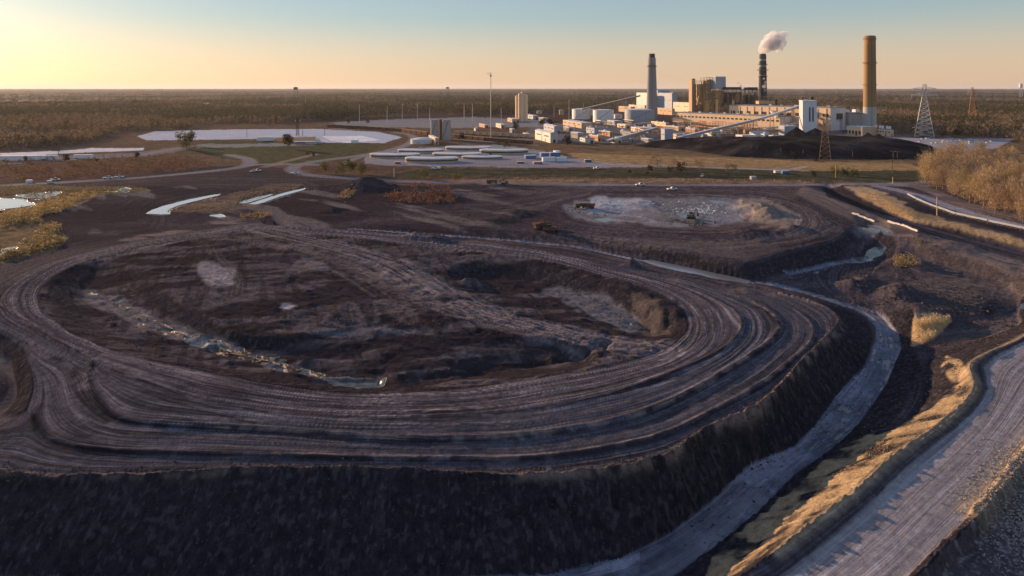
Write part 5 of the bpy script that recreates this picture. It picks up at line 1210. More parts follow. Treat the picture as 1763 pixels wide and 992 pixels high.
for u, vb, pl, pr, hp, m, yw, wh, lab in [
 (0,154.0,2,20,4.6,WHT,-.15,1,'long white trailer cut by the left edge of the picture'),(28,153.3,2,17,4.4,WHT,-.15,1,'white trailer second from the left by the white pond'),(46,152.8,2,13,4.4,WHT,-.15,1,'white trailer parked nose to tail with the second'),(80,151.6,2,17,3.8,WHT,-.12,1,'bluish white trailer alone by the small conical tree'),
 (592,150.6,2,9,5,BLU,0,0,'blue container at the left of the container row'),(602,149.8,2,11,4.6,BLU,0,0,'blue and white container behind the row'),(594,154.8,1.5,14,4.6,WHT,0,0,'long white container in front of the blue ones'),(609,154.6,1.5,11,4.2,WHT,0,0,'white container right of the long one'),(575,151.6,2,12,3.4,BLU,0,0,'low blue container beside the right flat tank'),(608,146.8,3,5,3.4,WHT,0,0,'small white box stacked up behind the containers'),
 (640,155.8,1.5,7,3.0,MATS['dark blue roof'],0,0,'dark green blue skip on the gravel'),(584,157.4,1.5,9,2.0,RED,0,0,'low red skip in front of the blue container'),(322,136.2,2,12,2.8,BLU,0,1,'blue trailer on the green below the pond'),(334,136.0,2,10,2.6,MATS['blue grey cladding'],0,1,'grey blue trailer right of the blue trailer'),(281,132.4,2,17,4.0,WHT,0,0,'long white cabin on the brown bank inside the pond'),(345,133.6,1.5,3,4.4,WHT,0,0,'small cream hut at the end of the brown bank'),
 (384,134.0,1.5,8,2.6,WHT,0,0,'low white shelter under the pond rim'),(856,168.6,1.5,7,3.0,BLU,0,0,'blue container beside the pale road in the golden field'),(848,167.6,1,5,2.6,WHT,0,0,'small white cabin left of the blue container in the golden field'),(822,175.0,1,5,3.4,MATS['blue grey cladding'],0,0,'pale grey cabinet on the green dam'),(28,178.4,1.5,5,2.8,WHT,0,0,'small white cabin beside the access road'),(51,178.8,1.2,4,2.6,CONC,0,0,'pale cabin right of the white one on the access road'),
 (620,118.6,1,4,2.4,WHT,0,0,'white box by the field hedge'),(432,157.4,1,6,2.2,RED,0,0,'orange red skip in front of the left round tank'),(566,156.8,1,7,1.8,RUST,0,0,'rusty low skip between the flat tanks and the containers'),(478,162.6,1,4,1.8,WHT,0,0,'tiny white cabin on the verge')]:
    container('trailer' if wh else 'container', lab, 'trailer' if wh else 'container', u, vb, pl, pr, hp, m, yw, bool(wh))
def vehicle(kind, label, cat, u, v, yaw, m, s=1.0, group=None, proto=None):
    x, y, z = on(u, v)
    if proto is not None: return dup(proto, (x, y, z), yaw, s, label, group)
    t = empty(kind, (x, y, z), yaw, label, cat, group); t.scale = (s, s, s)
    if kind == 'pickup_truck':
        MB().box(-2.7, 2.7, -.95, .95, .5, 1.1).build('body', m, t)
        MB().hexa([(-.6,-.88,1.1),(1.5,-.88,1.1),(1.5,.88,1.1),(-.6,.88,1.1),(-.3,-.75,1.8),(.9,-.75,1.8),(.9,.75,1.8),(-.3,.75,1.8)]).build('cab', DK, t)
        MB().box(-.25, .85, -.72, .72, 1.803, 1.85).build('roof', m, t)
    elif kind == 'dump_truck':
        MB().box(-4.4, 4.0, -1.2, 1.2, .9, 1.4).build('chassis', STD, t)
        MB().hexa([(-4.6,-1.5,1.5),(1.2,-1.5,1.5),(1.2,1.5,1.5),(-4.6,1.5,1.5),(-5.2,-1.7,3.2),(1.8,-1.7,3.4),(1.8,1.7,3.4),(-5.2,1.7,3.2)]).build('dump_body', m, t)
        MB().hexa([(2.0,-1.2,1.3),(4.4,-1.2,1.3),(4.4,1.2,1.3),(2.0,1.2,1.3),(2.1,-1.1,3.2),(3.7,-1.1,3.2),(3.7,1.1,3.2),(2.1,1.1,3.2)]).build('cab', m, t)
    elif kind == 'excavator':
        for sy_ in (-1.2, 1.2): MB().box(-2.3, 2.3, sy_-.35, sy_+.35, 0, 1.0).build('track', DK, t)
        MB().box(-2.2, 1.6, -1.35, 1.35, 1.15, 2.4).build('body', m, t); MB().box(.3, 1.9, .2, 1.3, 2.403, 3.4).build('cab', DK, t)
        MB().tube((1.4,-.4,2.0), (4.6,-.4,4.9), .36, .28, 6).build('boom', m, t); MB().tube((4.6,-.4,4.9), (6.9,-.4,1.9), .28, .2, 6).build('arm', m, t)
        MB().hexa([(6.3,-1.0,.5),(7.3,-1.0,.7),(7.3,.2,.7),(6.3,.2,.5),(6.5,-1.0,1.9),(7.1,-1.0,2.0),(7.1,.2,2.0),(6.5,.2,1.9)]).build('bucket', STD, t)
    r, w = (.42, .3) if kind == 'pickup_truck' else (.75, .5)
    if kind != 'excavator':
        for sx_ in ((-1.7, 1.7) if kind == 'pickup_truck' else (-3.4, -1.9, 3.0)):
            for sy_ in (-1, 1): q = (.8 if kind == 'pickup_truck' else 1.1)*sy_; MB().tube((sx_, q, r), (sx_, q+w*sy_, r), r, n=14).build('wheel', DK, t)
    return t
CATY = mat('machine yellow', (.15,.11,.06), .6, .2, .5)
vehicle('excavator', 'dark brown excavator digging at the edge of the second terrace', 'excavator', 604, 232, 2.6, RUST, 1.1)
vehicle('dump_truck', 'brown dump truck parked left of the excavator', 'dump truck', 594, 228.5, .5, RUST, 1.0)
vehicle('excavator', 'small excavator among rubble in the pale basin', 'excavator', 756, 217, .8, CATY, .95)
vehicle('dump_truck', 'small dump truck at the left of the pale basin', 'dump truck', 635, 205, .4, CATY, .8)
vehicle('dump_truck', 'second dump truck just right of the one left of the pale basin', 'dump truck', 643, 205.5, 2.8, RUST, .8)
vehicle('excavator', 'yellow excavator on the dark flat above the basin', 'excavator', 552, 179.4, 2.2, CATY, 1.0)
vehicle('dump_truck', 'yellow dump truck on the dark flat near the top road', 'dump truck', 538, 178.6, .2, CATY, .9)
pk = vehicle('pickup_truck', 'white pickup on the pad by the road junction', 'pickup truck', 281, 165.6, .4, WHT, 1.2)
for u, v, yw, lab in [(277,166.2,1.2,'second white pickup left of the first by the junction'),(118,173.6,.2,'white pickup driving on the left access road'),(130,172.6,.2,'white pickup ahead of another on the left access road'),(476,163.0,.1,'white pickup on the verge road below the tanks'),(322,168.4,.3,'white pickup where the two roads meet'),(653,163.0,.2,'white pickup on the green dam'),(768,171.4,1.2,'white pickup in front of the golden field'),(700,181.2,.2,'tiny white pickup on the top haul road'),(735,186.0,.2,'white pickup at the far rim of the basin'),(60,175.5,.1,'white pickup near the pale cabins')]:
    vehicle('pickup_truck', lab, 'pickup truck', u, v, yw, WHT, 1.2, None, pk)

# ------------------------------------------------------------------ trains
def train(pts, n, m, label, group, vh, z0=0.0):
    w = [np.array(at(u, v)[:2]) for u, v in pts]; seg = [np.hypot(*(w[i+1]-w[i])) for i in range(len(w)-1)]; T = sum(seg); proto = None
    for k in range(n):
        s = T*(k+.5)/n; i = 0
        while i < len(seg)-1 and s > seg[i]: s -= seg[i]; i += 1
        p = w[i]+(w[i+1]-w[i])*s/seg[i]; d = (w[i+1]-w[i])/seg[i]; yaw = math.atan2(d[1], d[0]); L = T/n*.93
        if proto is None:
            proto = empty('rail_car', (p[0], p[1], hz(*p)), yaw, label, 'rail car', group)
            MB().hexa([(-L/2+1,-1.4,1.1),(L/2-1,-1.4,1.1),(L/2-1,1.4,1.1),(-L/2+1,1.4,1.1),(-L/2,-1.6,vh),(L/2,-1.6,vh),(L/2,1.6,vh),(-L/2,1.6,vh)]).build('hopper', m, proto)
            MB().box(-L/2, L/2, -1.62, 1.62, vh+.002, vh+.18).build('rim', STL, proto)
            for x0 in (-L*.32, L*.32): MB().box(x0-1.4, x0+1.4, -1.1, 1.1, .1, 1.05).build('bogie', DK, proto)
            MB().box(-1.2, 1.2, -1.35, 1.35, .4, 1.2).build('chute', DK, proto)
        else: dup(proto, (p[0], p[1], hz(*p)), yaw, None)
train([(358,117.5),(400,119.5),(440,122.5),(468,126.5)], 15, RUST, 'rust brown open hopper car in the train left of the twin silos', 'rail cars left of the silos', 5.4)
train([(494,128.0),(530,132.0),(583,136.0)], 12, RUST, 'rust brown hopper car in the train between the silos and the white shed', 'rail cars right of the silos', 4.6)
train([(497,124.5),(530,126.6),(586,129.5)], 11, W_TN, 'pale pinkish covered rail car in the row behind the brown train', 'pale covered rail cars', 5.6)
tag(MB().add([at(355,118.6), at(440,124.6), at(470,129), at(590,137.6), at(590,136.2), at(470,127.6), at(440,123.2), at(355,117.2)], [(0,1,6,7),(1,2,5,6),(2,3,4,5)]).build('rail_ballast', mat('ballast', (.20,.17,.145), .95, .3, .6)), kind='structure')

# ------------------------------------------------------------------ conveyors
def conveyor(label, a, b, w, h, m, legs, trestle=True):
    a = np.array(a); b = np.array(b); t = empty('conveyor', (0,0,0), 0, label, 'conveyor'); d = b-a; L = np.linalg.norm(d); n = np.array([d[1], -d[0], 0])/np.hypot(d[0], d[1])*w/2; up = np.array([0,0,h])
    p = [a-n, a+n, b+n, b-n]; MB().hexa([tuple(q) for q in p]+[tuple(q+up) for q in p]).build('gallery', m, t)
    r = MB(); q = [a-n*1.12+up*1.003, a+n*1.12+up*1.003, b+n*1.12+up*1.003, b-n*1.12+up*1.003]; r.hexa([tuple(x) for x in q]+[tuple(x+up*.12) for x in q]); r.build('roof', RF_L, t)
    ribs = MB()
    for k in range(int(L/6)):
        c = a+d*(k+.5)/int(L/6)
        for s in (-1, 1): e = c+n*s*1.03; ribs.bar(e, e+up, .35)
    ribs.build('rib', STD, t)
    for k in range(legs):
        c = a+d*(k+1)/(legs+.6); g_ = hz(c[0], c[1])
        if c[2]-g_ < 2.5: continue
        q = MB(); hh = c[2]-g_; dn = d/L*hh*.10
        for s in (-1, 1):
            for e in (-1, 1): q.bar((c[0]+n[0]*s*1.8+dn[0]*e, c[1]+n[1]*s*1.8+dn[1]*e, g_-.3), (c[0]+n[0]*s, c[1]+n[1]*s, c[2]), .55)
        for f in (.33, .66):
            z = g_+hh*f; k1 = 1.8-.8*f; e = 1-f
            for s in (-1, 1): q.bar((c[0]+n[0]*s*k1-dn[0]*e, c[1]+n[1]*s*k1-dn[1]*e, z), (c[0]+n[0]*s*k1+dn[0]*e, c[1]+n[1]*s*k1+dn[1]*e, z), .4)
            q.bar((c[0]-n[0]*k1, c[1]-n[1]*k1, z), (c[0]+n[0]*k1, c[1]+n[1]*k1, z), .4)
        q.build('trestle', STL, t)
    return t
def AY(u, v, Y): return atY(u, v, Y)
c0 = at(741,132); c1 = AY(832,109,1100); c2 = AY(874,95.5,1165)
conveyor('long conveyor gallery climbing right from the yard in front of the hall', (c0[0], c0[1], 1.5), c1, 4.5, 3.2, W_GY, 7)
conveyor('upper conveyor gallery rising to the top of the white end block', c1, c2, 4.5, 3.2, W_BL, 3)
conveyor('short conveyor gallery from the crusher house to the end block', AY(836,121,1120), AY(876,113,1160), 4.5, 3.2, W_WX, 3)
conveyor('steep pale conveyor dropping down the hall roof from the duct housing', AY(840,96.5,1240), AY(850,108,1140), 4, 3, W_CR, 2)
c0 = at(664,135.5); conveyor('left conveyor gallery rising to the pale transfer house', (c0[0], c0[1], 1.5), AY(719,119,1060), 4, 3, W_GY, 5)
conveyor('thin far conveyor rising to the bright block by the grey chimney', AY(636,98.5,1500), AY(700,83.5,1560), 4, 3, STL, 6)
conveyor('thin conveyor in the yard dropping left towards the big tanks', AY(672,116,1250), AY(720,112.5,1300), 4, 2.4, W_TN, 3)
# yard gantries in front of the hall
for i, (u, v, lab) in enumerate([(748,117.5,'first steel gantry in the switchyard before the hall'),(762,118.8,'second steel gantry in the switchyard before the hall'),(776,119.5,'third steel gantry in the switchyard before the hall'),(790,118.2,'fourth steel gantry in the switchyard before the hall'),(806,120.5,'fifth gantry, close to the long conveyor'),(820,120.0,'sixth gantry at the right end of the switchyard'),(768,124.5,'front gantry beside the white cube'),(800,125.0,'front gantry under the long conveyor'),(700,128.4,'gantry between the conveyors on the left'),(728,126.0,'gantry behind the pale transfer house')]):
    x, y, z = at(u, v); t = empty('gantry', (x, y, hz(x, y)), PA, lab, 'gantry'); q = MB()
    for k in range(5):
        for x_ in (0, 7): MB().bar((x_, k*8, 0), (x_, k*8, 11), .7).build('post', STL, t)
    MB().bar((0,0,11), (0,32,11), .8).bar((7,0,11), (7,32,11), .8).bar((0,0,7), (0,32,7), .5).build('beam', W_OR, t)
    for k in range(4): MB().box(2, 5.5, k*8+2, k*8+6, 0, 4).build('transformer', [W_OR, W_TN, W_GY][(i+k) % 3], t)

rk = random.Random(11)
where = ['by the big white tanks','below the grey chimney','left of the pale transfer house','before the left end of the long hall','before the middle of the long hall','under the long conveyor','before the right end of the long hall','beside the crusher house','at the back of the yard by the tanks','between the orange buildings','behind the white cube','next to the tan building with the white roof','in front of the cream low wall','near the foot of the long conveyor']
for i, (u, v) in enumerate([(668,118),(690,115.5),(706,126),(745,115.3),(770,117),(795,128),(828,119),(846,124),(655,116),(660,129.5),(784,124.5),(736,123.5),(716,113.5),(757,129)]):
    x, y, z = at(u, v); t = empty('pipe_rack', (x, y, hz(x, y)), PA+rk.choice([0, 0, math.pi/2]), 'brown steel pipe rack with stacked pipes '+where[i], 'pipe rack'); n = rk.randint(4, 7); hh = rk.uniform(6, 11)
    for k in range(n):
        q = MB()
        for x_ in (0, 4.5): q.bar((x_, k*6, 0), (x_, k*6, hh), .55)
        q.bar((0, k*6, hh*.55), (4.5, k*6, hh*.55), .45).bar((0, k*6, hh), (4.5, k*6, hh), .45).build('bent', rk.choice([STL, W_OR]), t)
    for k in range(5): r = rk.uniform(.25, .6); x_ = .4+k*.95; zz = rk.choice([hh*.55, hh])+r+.25; MB().tube((x_, -2, zz), (x_, (n-1)*6+2, zz), r, n=8).build('pipe', rk.choice([STG, W_OR, YEL, WHT, STL]), t)
names_ = ['small tan kiosk','small white kiosk','brown equipment hut','blue grey hut','pale tank-side hut','low orange hut','squat grey store','little cream store']
for i, (u, v, w_) in enumerate([(646,121,'beside the dark blue roof'),(664,121,'right of the dark blue roof'),(681,123,'above the grey shed'),(696,119,'left of the broad flat roof'),(712,117.5,'right of the broad flat roof'),(722,124.5,'left of the front gantry'),(735,127.5,'behind the conveyor foot'),(748,127,'by the white mast'),(753,121.5,'behind the brown switch house'),(769,128.5,'left of the white cube'),(785,130,'right of the white cube'),(798,120.8,'amid the switchyard'),(815,124,'below the conveyor trestle'),(836,128.5,'near the black cone'),(626,112.5,'before the first big tank'),(608,119.5,'right of the pale blue gable'),(618,133.5,'beside the pointed conifer'),(575,127,'above the pale rail cars'),(560,123.5,'left end of the pale rail cars'),(520,121.5,'on the open ground left of the tall mast'),(676,131.5,'next to the tan hut'),(690,133,'right of the conveyor foot'),(704,130,'under the gallery'),(864,121,'against the end block')]):
    shed('hut', u, v, rk.uniform(2,5), rk.uniform(2,5), v-rk.uniform(2,4.2), rk.choice([W_TN,W_OR,W_CR,W_BL,W_GY,W_WH]), rk.choice([RF_L,RF_G]), names_[i % 8]+' '+w_, 'hut', win=1, vents=rk.randint(0,2), yaw=R(rk.uniform(-8,8)))
for i, (u, v, vt, w_) in enumerate([(680,122,112,'left of the broad flat roof'),(697,129,118,'by the left conveyor'),(742,126,112,'right of the pale transfer house'),(764,126,111,'in the middle of the switchyard'),(786,119.5,107,'before the hall windows'),(807,126,112,'under the upper gallery'),(822,122,108,'near the crusher house'),(838,126,112,'beside the black cone'),(652,123,112,'by the dark blue roof'),(628,126,113,'behind the conifer')]):
    x, y, z = at(u, v); t = empty('light_pole', (x, y, hz(x, y)), 0, 'thin steel lighting pole '+w_, 'pole'); hh = atY(u, vt, y)[2]; MB().tube((0,0,0), (0,0,hh), .3, .2, 8).build('shaft', PYG, t); MB().box(-1.2, 1.2, -.4, .4, hh+.003, hh+.5).build('lamp_head', STG, t)

# ------------------------------------------------------------------ coal pile
def heap(name, label, cat, outline, hmax, ramp, m, seed, res=3.0, flat=.6):
    P = np.array([at(u, v)[:2] for u, v in outline]); x0, y0 = P.min(0); x1, y1 = P.max(0)
    xs = np.arange(x0-res, x1+res, res); ys = np.arange(y0-res, y1+res, res); XX, YY = np.meshgrid(xs, ys)
    ins = pip([tuple(p) for p in P], XX.ravel(), YY.ravel()).reshape(XX.shape); D = np.full(XX.shape, 1e9)
    for i in range(len(P)):
        a, b = P[i], P[(i+1) % len(P)]; d = b-a; t = np.clip(((XX-a[0])*d[0]+(YY-a[1])*d[1])/(d@d), 0, 1); D = np.minimum(D, np.hypot(XX-a[0]-t*d[0], YY-a[1]-t*d[1]))
    h = np.where(ins, np.minimum(D*ramp, hmax*(1-.25*np.exp(-D/30))), 0)
    h = hmax*(1-np.exp(-h/hmax*1.7))/(1-math.exp(-1.7))*1.0
    h = h*(.86+.28*fbm(XX*.012, YY*.012, 3, seed))+(fbm(XX*.09, YY*.09, 4, seed+1)-.5)*2.6*(D > 2)*ins+(abs(fbm(XX*.05+YY*.02, YY*.03, 3, seed+2)-.5))*-2.2*ins
    Z = np.where(ins, np.maximum(h, .05), -1.0); i2 = np.arange(XX.size).reshape(XX.shape)
    F = np.stack([i2[:-1,:-1], i2[:-1,1:], i2[1:,1:], i2[1:,:-1]], -1).reshape(-1, 4)
    keep = ins.ravel()[F].any(1); F = F[keep]; used = np.zeros(XX.size, bool); used[F.ravel()] = True; rm = np.cumsum(used)-1
    o = npmesh(name, np.stack([XX, YY, Z], -1).reshape(-1, 3)[used], rm[F], m, None, True); return tag(o, label, cat)
COAL = mat('coal', (.014,.0135,.015), .9, .5, .10, .8, .4, spec=.05, col2=(.045,.040,.040))
heap('coal_pile', 'huge long black coal pile in front of the plant', 'coal pile', [(690,137.5),(745,142),(800,149.5),(860,152),(920,152.6),(975,152.6),(1006,151.4),(1030,148),(1036,145),(1026,141),(1000,138),(960,135),(890,134),(840,134.5),(780,136),(735,135.5)], 13.0, .24, COAL, 401)
for u, vb, pw, vt, lab in [(871.5,128.5,30,116.6,'pointed black coal cone against the pale crusher house'),(892,128.5,34,117.8,'second coal cone right of the white end block'),(950,128,14,123.6,'small coal cone at the foot of the tallest chimney'),(961,128.4,12,124.4,'last little coal cone right of the tallest chimney')]:
    x, y, z = at(u, vb); r = pw*mpp(x, y)/2; h = atY(u, vt, y+r)[2]; q = MB(); n = 40; rn = random.Random(int(u)); vs = [(0,0,h)]; 
    for k in range(1, 9):
        for i in range(n): a = 2*math.pi*i/n; j = 1+rn.uniform(-.06,.06); vs.append((math.cos(a)*r*k/8*j, math.sin(a)*r*k/8*j, h*(1-k/8)**.95+rn.uniform(-.2,.2)-(1 if k == 8 else 0)))
    fs = [(0, 1+i, 1+(i+1) % n) for i in range(n)]+[(1+(k-1)*n+i, 1+k*n+i, 1+k*n+(i+1) % n, 1+(k-1)*n+(i+1) % n) for k in range(1, 8) for i in range(n)]
    o = q.add(vs, fs).build('coal_heap', COAL); k_ = math.hypot(x, y); o.location = (x*(1+r/k_), y*(1+r/k_), 0); tag(o, lab, 'coal heap')

# ------------------------------------------------------------------ pylons, masts and poles
def lattice(name, label, u, vb, vt, wb, wt, arms, m, w=.5, levels=9, cat='pylon', bands=None, waist=None, m2=None):
    x, y, z = on(u, vb) if vb > 150 else (at(u, vb)[0], at(u, vb)[1], 0); h = atY(u, vt, y)[2]-z; t = empty(name, (x, y, z), math.atan2(-x, y), label, cat)
    def W_(f): return wb+(wt-wb)*min(1, f/(waist or 1)) if waist else wb+(wt-wb)*f
    q = MB(); q2 = MB()
    for k in range(levels):
        f0, f1 = k/levels, (k+1)/levels; a, b = W_(f0)/2, W_(f1)/2; z0, z1 = h*f0, h*f1; tgt = q2 if (m2 and k < levels*.5) else q
        c0 = [(-a,-a,z0),(a,-a,z0),(a,a,z0),(-a,a,z0)]; c1 = [(-b,-b,z1),(b,-b,z1),(b,b,z1),(-b,b,z1)]
        for i in range(4):
            tgt.bar(c0[i], c1[i], w); tgt.bar(c0[i], c1[(i+1) % 4], w*.6); tgt.bar(c0[(i+1) % 4], c1[i], w*.6); tgt.bar(c1[i], c1[(i+1) % 4], w*.6)
    q.build('tower_frame', m, t)
    if m2: q2.build('lower_frame', m2, t)
    for va, half in arms:
        za = atY(u, va, y)[2]-z; qa = MB(); b = W_(za/h)/2
        for s in (-1, 1):
            for e in (-b, b): qa.bar((s*b, e, za), (s*half, 0, za+.4), w*.7); qa.bar((s*b, e, za+half*.22), (s*half, 0, za+.5), w*.6)
            for k in range(1, 4): f = k/4; qa.bar((s*(b+(half-b)*f), 0, za+.1), (s*(b+(half-b)*f), 0, za+half*.22*(1-f)+.3), w*.5)
        qa.bar((-half, 0, za+.4), (half, 0, za+.4), w*.7); qa.build('cross_arm', m, t)
        for s in (-1, 0, 1):
            if s: MB().tube((s*half*.94, 0, za+.2), (s*half*.94, 0, za-3), .28, n=6).build('insulator', WHT, t)
    return t
lattice('pylon', 'tall pale lattice pylon with wide arms, right of the tallest chimney', 1011, 127.5, 70.5, 24, 4.5, [(82.5,16.5),(75.5,15)], PYG, 1.05, 12, waist=.8)
lattice('pylon', 'distant reddish lattice pylon above the woods at the right', 1063.5, 107, 73.5, 16, 4, [(80,9),(77,8)], W_OR, .9, 9, waist=.8)
lattice('lattice_mast', 'slim red and white lattice mast in front of the coal pile', 902.5, 153.5, 103, 10.5, 1.0, [], W_OR2, .26, 10, 'mast')
t = [o for o in bpy.data.objects if o.name.startswith('lattice_mast')][0]; q = MB()
for sx_ in (-1, 1): q.bar((sx_*1.6, 0, 34), (sx_*6, 0, 37), .5).bar((sx_*.8, 0, 38), (sx_*6, 0, 37), .4)
q.bar((0,0,36), (0,0,42), .4).build('head_arm', WHT, t)
lattice('pylon', 'dark slim pylon standing in the middle of the pale pond', 325.5, 126.5, 106, 4.5, 1.5, [(109,3.5)], STD, .5, 8)
def pole(label, u, vb, vt, m=WOODM, r=.16, arm=0.0, cat='pole', lamp=False, name='utility_pole'):
    x, y, z = on(u, vb); h = max(3, atY(u, vt, y)[2]-z); t = empty(name, (x, y, z), math.atan2(-x, y), label, cat)
    MB().tube((0,0,-.3), (0,0,h), r*1.2, r*.8, 8).build('shaft', m, t)
    if arm: MB().box(-arm, arm, -.12, .12, h-1.2, h-.9).build('cross_arm', m, t); [MB().tube((s*arm*.85, 0, h-.9), (s*arm*.85, 0, h-.4), .12, n=6).build('insulator', WHT, t) for s in (-1, 0, 1)]
    if lamp: MB().box(-1.4, 1.4, -.3, .3, h-.003, h+.7).build('lamp_head', STG, t)
    return t
for u, vb, vt, r, arm, m, lab in [
 (977.0,152.6,142.5,.30,2.6,WOODM,'left pole of the pair of wooden cross arm poles before the coal pile'),(981.5,152.4,143,.30,2.6,WOODM,'right pole of the pair of wooden cross arm poles before the coal pile'),
 (878.5,150.8,141.5,.32,0,WOODM,'bare wooden pole left of the red mast'),(932.5,152,143,.32,0,WOODM,'bare wooden pole right of the red mast'),(854,150,139.5,.30,0,WOODM,'wooden pole in front of the middle of the coal pile'),(828,148.6,137.6,.28,0,WOODM,'wooden pole left of two before the coal pile'),(821.5,148.2,136.5,.28,0,WOODM,'leftmost wooden pole before the coal pile'),
 (975.8,168.5,152,.26,1.2,WOODM,'tall wooden pole on the green strip'),(976.5,179.0,171.5,.30,0,YEL,'short yellow post at the road corner'),(914,172,158,.22,0,YEL,'thin yellow post beside the golden green bushes'),(1024.8,214,193.5,.24,0,YEL,'pole standing in the road verge below the wood'),
 (762,136.5,126,.30,0,WOODM,'pole at the left tip of the coal pile'),(716,136,126.5,.28,0,WOODM,'pole right of the left conveyor foot'),(431,171.5,162,.22,0,WHT,'small white post with a cone base beside the road'),
 (64,148,140,.25,0,WOODM,'short pole above the white trailers'),(243,156,143,.24,.8,WOODM,'wooden pole at the left of the green field'),(270,128,118,.3,0,STD,'thin dark pole left of the pond pylon'),(355,126,118,.3,0,STD,'thin dark pole right of the pond pylon'),(331,127,116,.3,0,STD,'short pole just right of the pond pylon')]:
    pole(lab, u, vb, vt, m, r, arm)
for u, vb, vt, r, lab in [(536.8,128,57,.55,'tallest thin mast with a small crossbar on the horizon'),(507.6,112,91.5,.5,'pale mast first left of the tall mast'),(516.8,113,91,.45,'pale mast just left of the tall mast'),(470.0,110,96,.45,'pale mast above the left silo'),(548.2,117,96,.4,'grey mast right of the tall mast'),(622.4,112,88,.45,'white mast in front of the tank farm'),(440,108,90.5,.4,'brown mast left of the pale masts'),(456.5,107,91,.4,'thin mast between the brown mast and the silos'),(423.4,113,94,.4,'dark mast above the right end of the pond'),(393,113,92,.4,'dark mast behind the pond rim'),(334,99,86,.4,'far thin mast in the woods'),(755.5,129,101,.45,'white mast in front of the long hall'),(684,106,88,.4,'thin mast left of the grey chimney'),(638,104,92,.4,'thin mast behind the white tanks'),(606,106,94,.35,'thin mast right of the concrete tower'),(1096,112,106,.4,'small white mast in the woods at the right'),(980,122,119,.4,'short white mast beside the service building')]:
    pole(lab, u, vb, vt, PYG, r, 0, 'mast', u in (622.4, 507.6, 755.5), 'light_mast')
t = [o for o in bpy.data.objects if o.get('label', '').startswith('tallest thin mast')][0]; x, y, _ = t.location; zz = atY(536.8, 58.5, y)[2]-t.location.z
MB().bar((-6,0,zz), (1,0,zz), .5).box(-1.5, 1.5, -1, 1, zz-4, zz-1.8).build('antenna', PYG, t)
# things on the horizon
def water_tower(label, u, Y, vt, vbowl, pw, m):
    x, y, _ = atY(u, 100, Y); h = atY(u, vt, Y)[2]; hb = atY(u, vbowl, Y)[2]; r = pw/2*Y/FPX; t = empty('water_tower', (x, y, 0), 0, label, 'water tower')
    MB().lathe([(r*.3,hb-3),(r,hb),(r,h-2),(r*.7,h),(.1,h+.5)], n=20).build('tank', m, t); q = MB()
    for k in range(6): a = k*math.pi/3; q.bar((r*math.cos(a), r*math.sin(a), 0), (r*.9*math.cos(a), r*.9*math.sin(a), hb), 1.5)
    q.build('leg', m, t)
water_tower('dark water tower on the left horizon', 323.3, 4200, 73.2, 75.6, 4.6, STD)
water_tower('small dark water tower on the middle horizon', 489.5, 6500, 73.2, 74.6, 3.6, STD)
water_tower('white water tank on the right horizon', 1116.5, 4500, 69.5, 73.8, 3.4, WHT)
# barriers, rail and rubble on the right
def blocks(pts, n, z, size, m, name, label, cat, group, jit=.2):
    w = [np.array(at(u, v, z)) for u, v in pts]; pr = None; rn = random.Random(n)
    for k in range(n):
        s = (k+.5)/n*(len(w)-1); i = min(int(s), len(w)-2); p = w[i]+(w[i+1]-w[i])*(s-i); d = w[i+1]-w[i]; yaw = math.atan2(d[1], d[0])+rn.uniform(-jit, jit)*.4
        x, y = p[0], p[1]; zz = hz(x, y)
        if pr is None:
            L, W_, H_ = size; pr = empty(name, (x, y, zz), yaw, label, cat, group)
            MB().hexa([(-L/2,-W_/2,-.2),(L/2,-W_/2,-.2),(L/2,W_/2,-.2),(-L/2,W_/2,-.2),(-L/2,-W_*.2,H_),(L/2,-W_*.2,H_),(L/2,W_*.2,H_),(-L/2,W_*.2,H_)]).build('block', m, pr)
            for s_ in (-.3, .3): MB().box(L*s_-.08, L*s_+.08, -.1, .1, H_, H_+.15).build('lifting_loop', STD, pr)
        else: dup(pr, (x, y, zz), yaw)
blocks([(933,212),(945,214.5),(956,217.5)], 8, 3.2, (2.8,.8,.7), CONC, 'concrete_barrier', 'pale concrete barrier in the upper row along the haul road', 'barrier', 'upper row of pale barriers')
blocks([(972,222),(985,226),(1004,233)], 11, 3.0, (2.8,.8,.7), CONC, 'concrete_barrier', 'pale concrete barrier in the lower row along the haul road', 'barrier', 'lower row of pale barriers')
rl = [(993,191.5),(1003,197),(1020,204),(1045,212),(1080,220.5),(1120,229.5),(1180,243),(1260,262)]
wv = [np.array(at(u, v, .5)[:2]) for u, v in rl]; q = MB()
for i in range(len(wv)-1):
    d = wv[i+1]-wv[i]; L = np.hypot(*d); k = int(L/4)+1
    for j in range(k):
        a = wv[i]+d*j/k; b = wv[i]+d*(j+1)/k; za, zb = hz(*a), hz(*b); n = np.array([d[1], -d[0]])/L*.55
        q.hexa([(a[0]-n[0], a[1]-n[1], za-.4), (b[0]-n[0], b[1]-n[1], zb-.4), (b[0]+n[0], b[1]+n[1], zb-.4), (a[0]+n[0], a[1]+n[1], za-.4), (a[0]-n[0]*.5, a[1]-n[1]*.5, za+1.0), (b[0]-n[0]*.5, b[1]-n[1]*.5, zb+1.0), (b[0]+n[0]*.5, b[1]+n[1]*.5, zb+1.0), (a[0]+n[0]*.5, a[1]+n[1]*.5, za+1.0)])
tag(q.build('barrier_wall', mat('blue grey concrete', (.27,.29,.31), .7, .15, .3)), 'long pale blue grey concrete barrier wall curving below the wood', 'barrier wall')
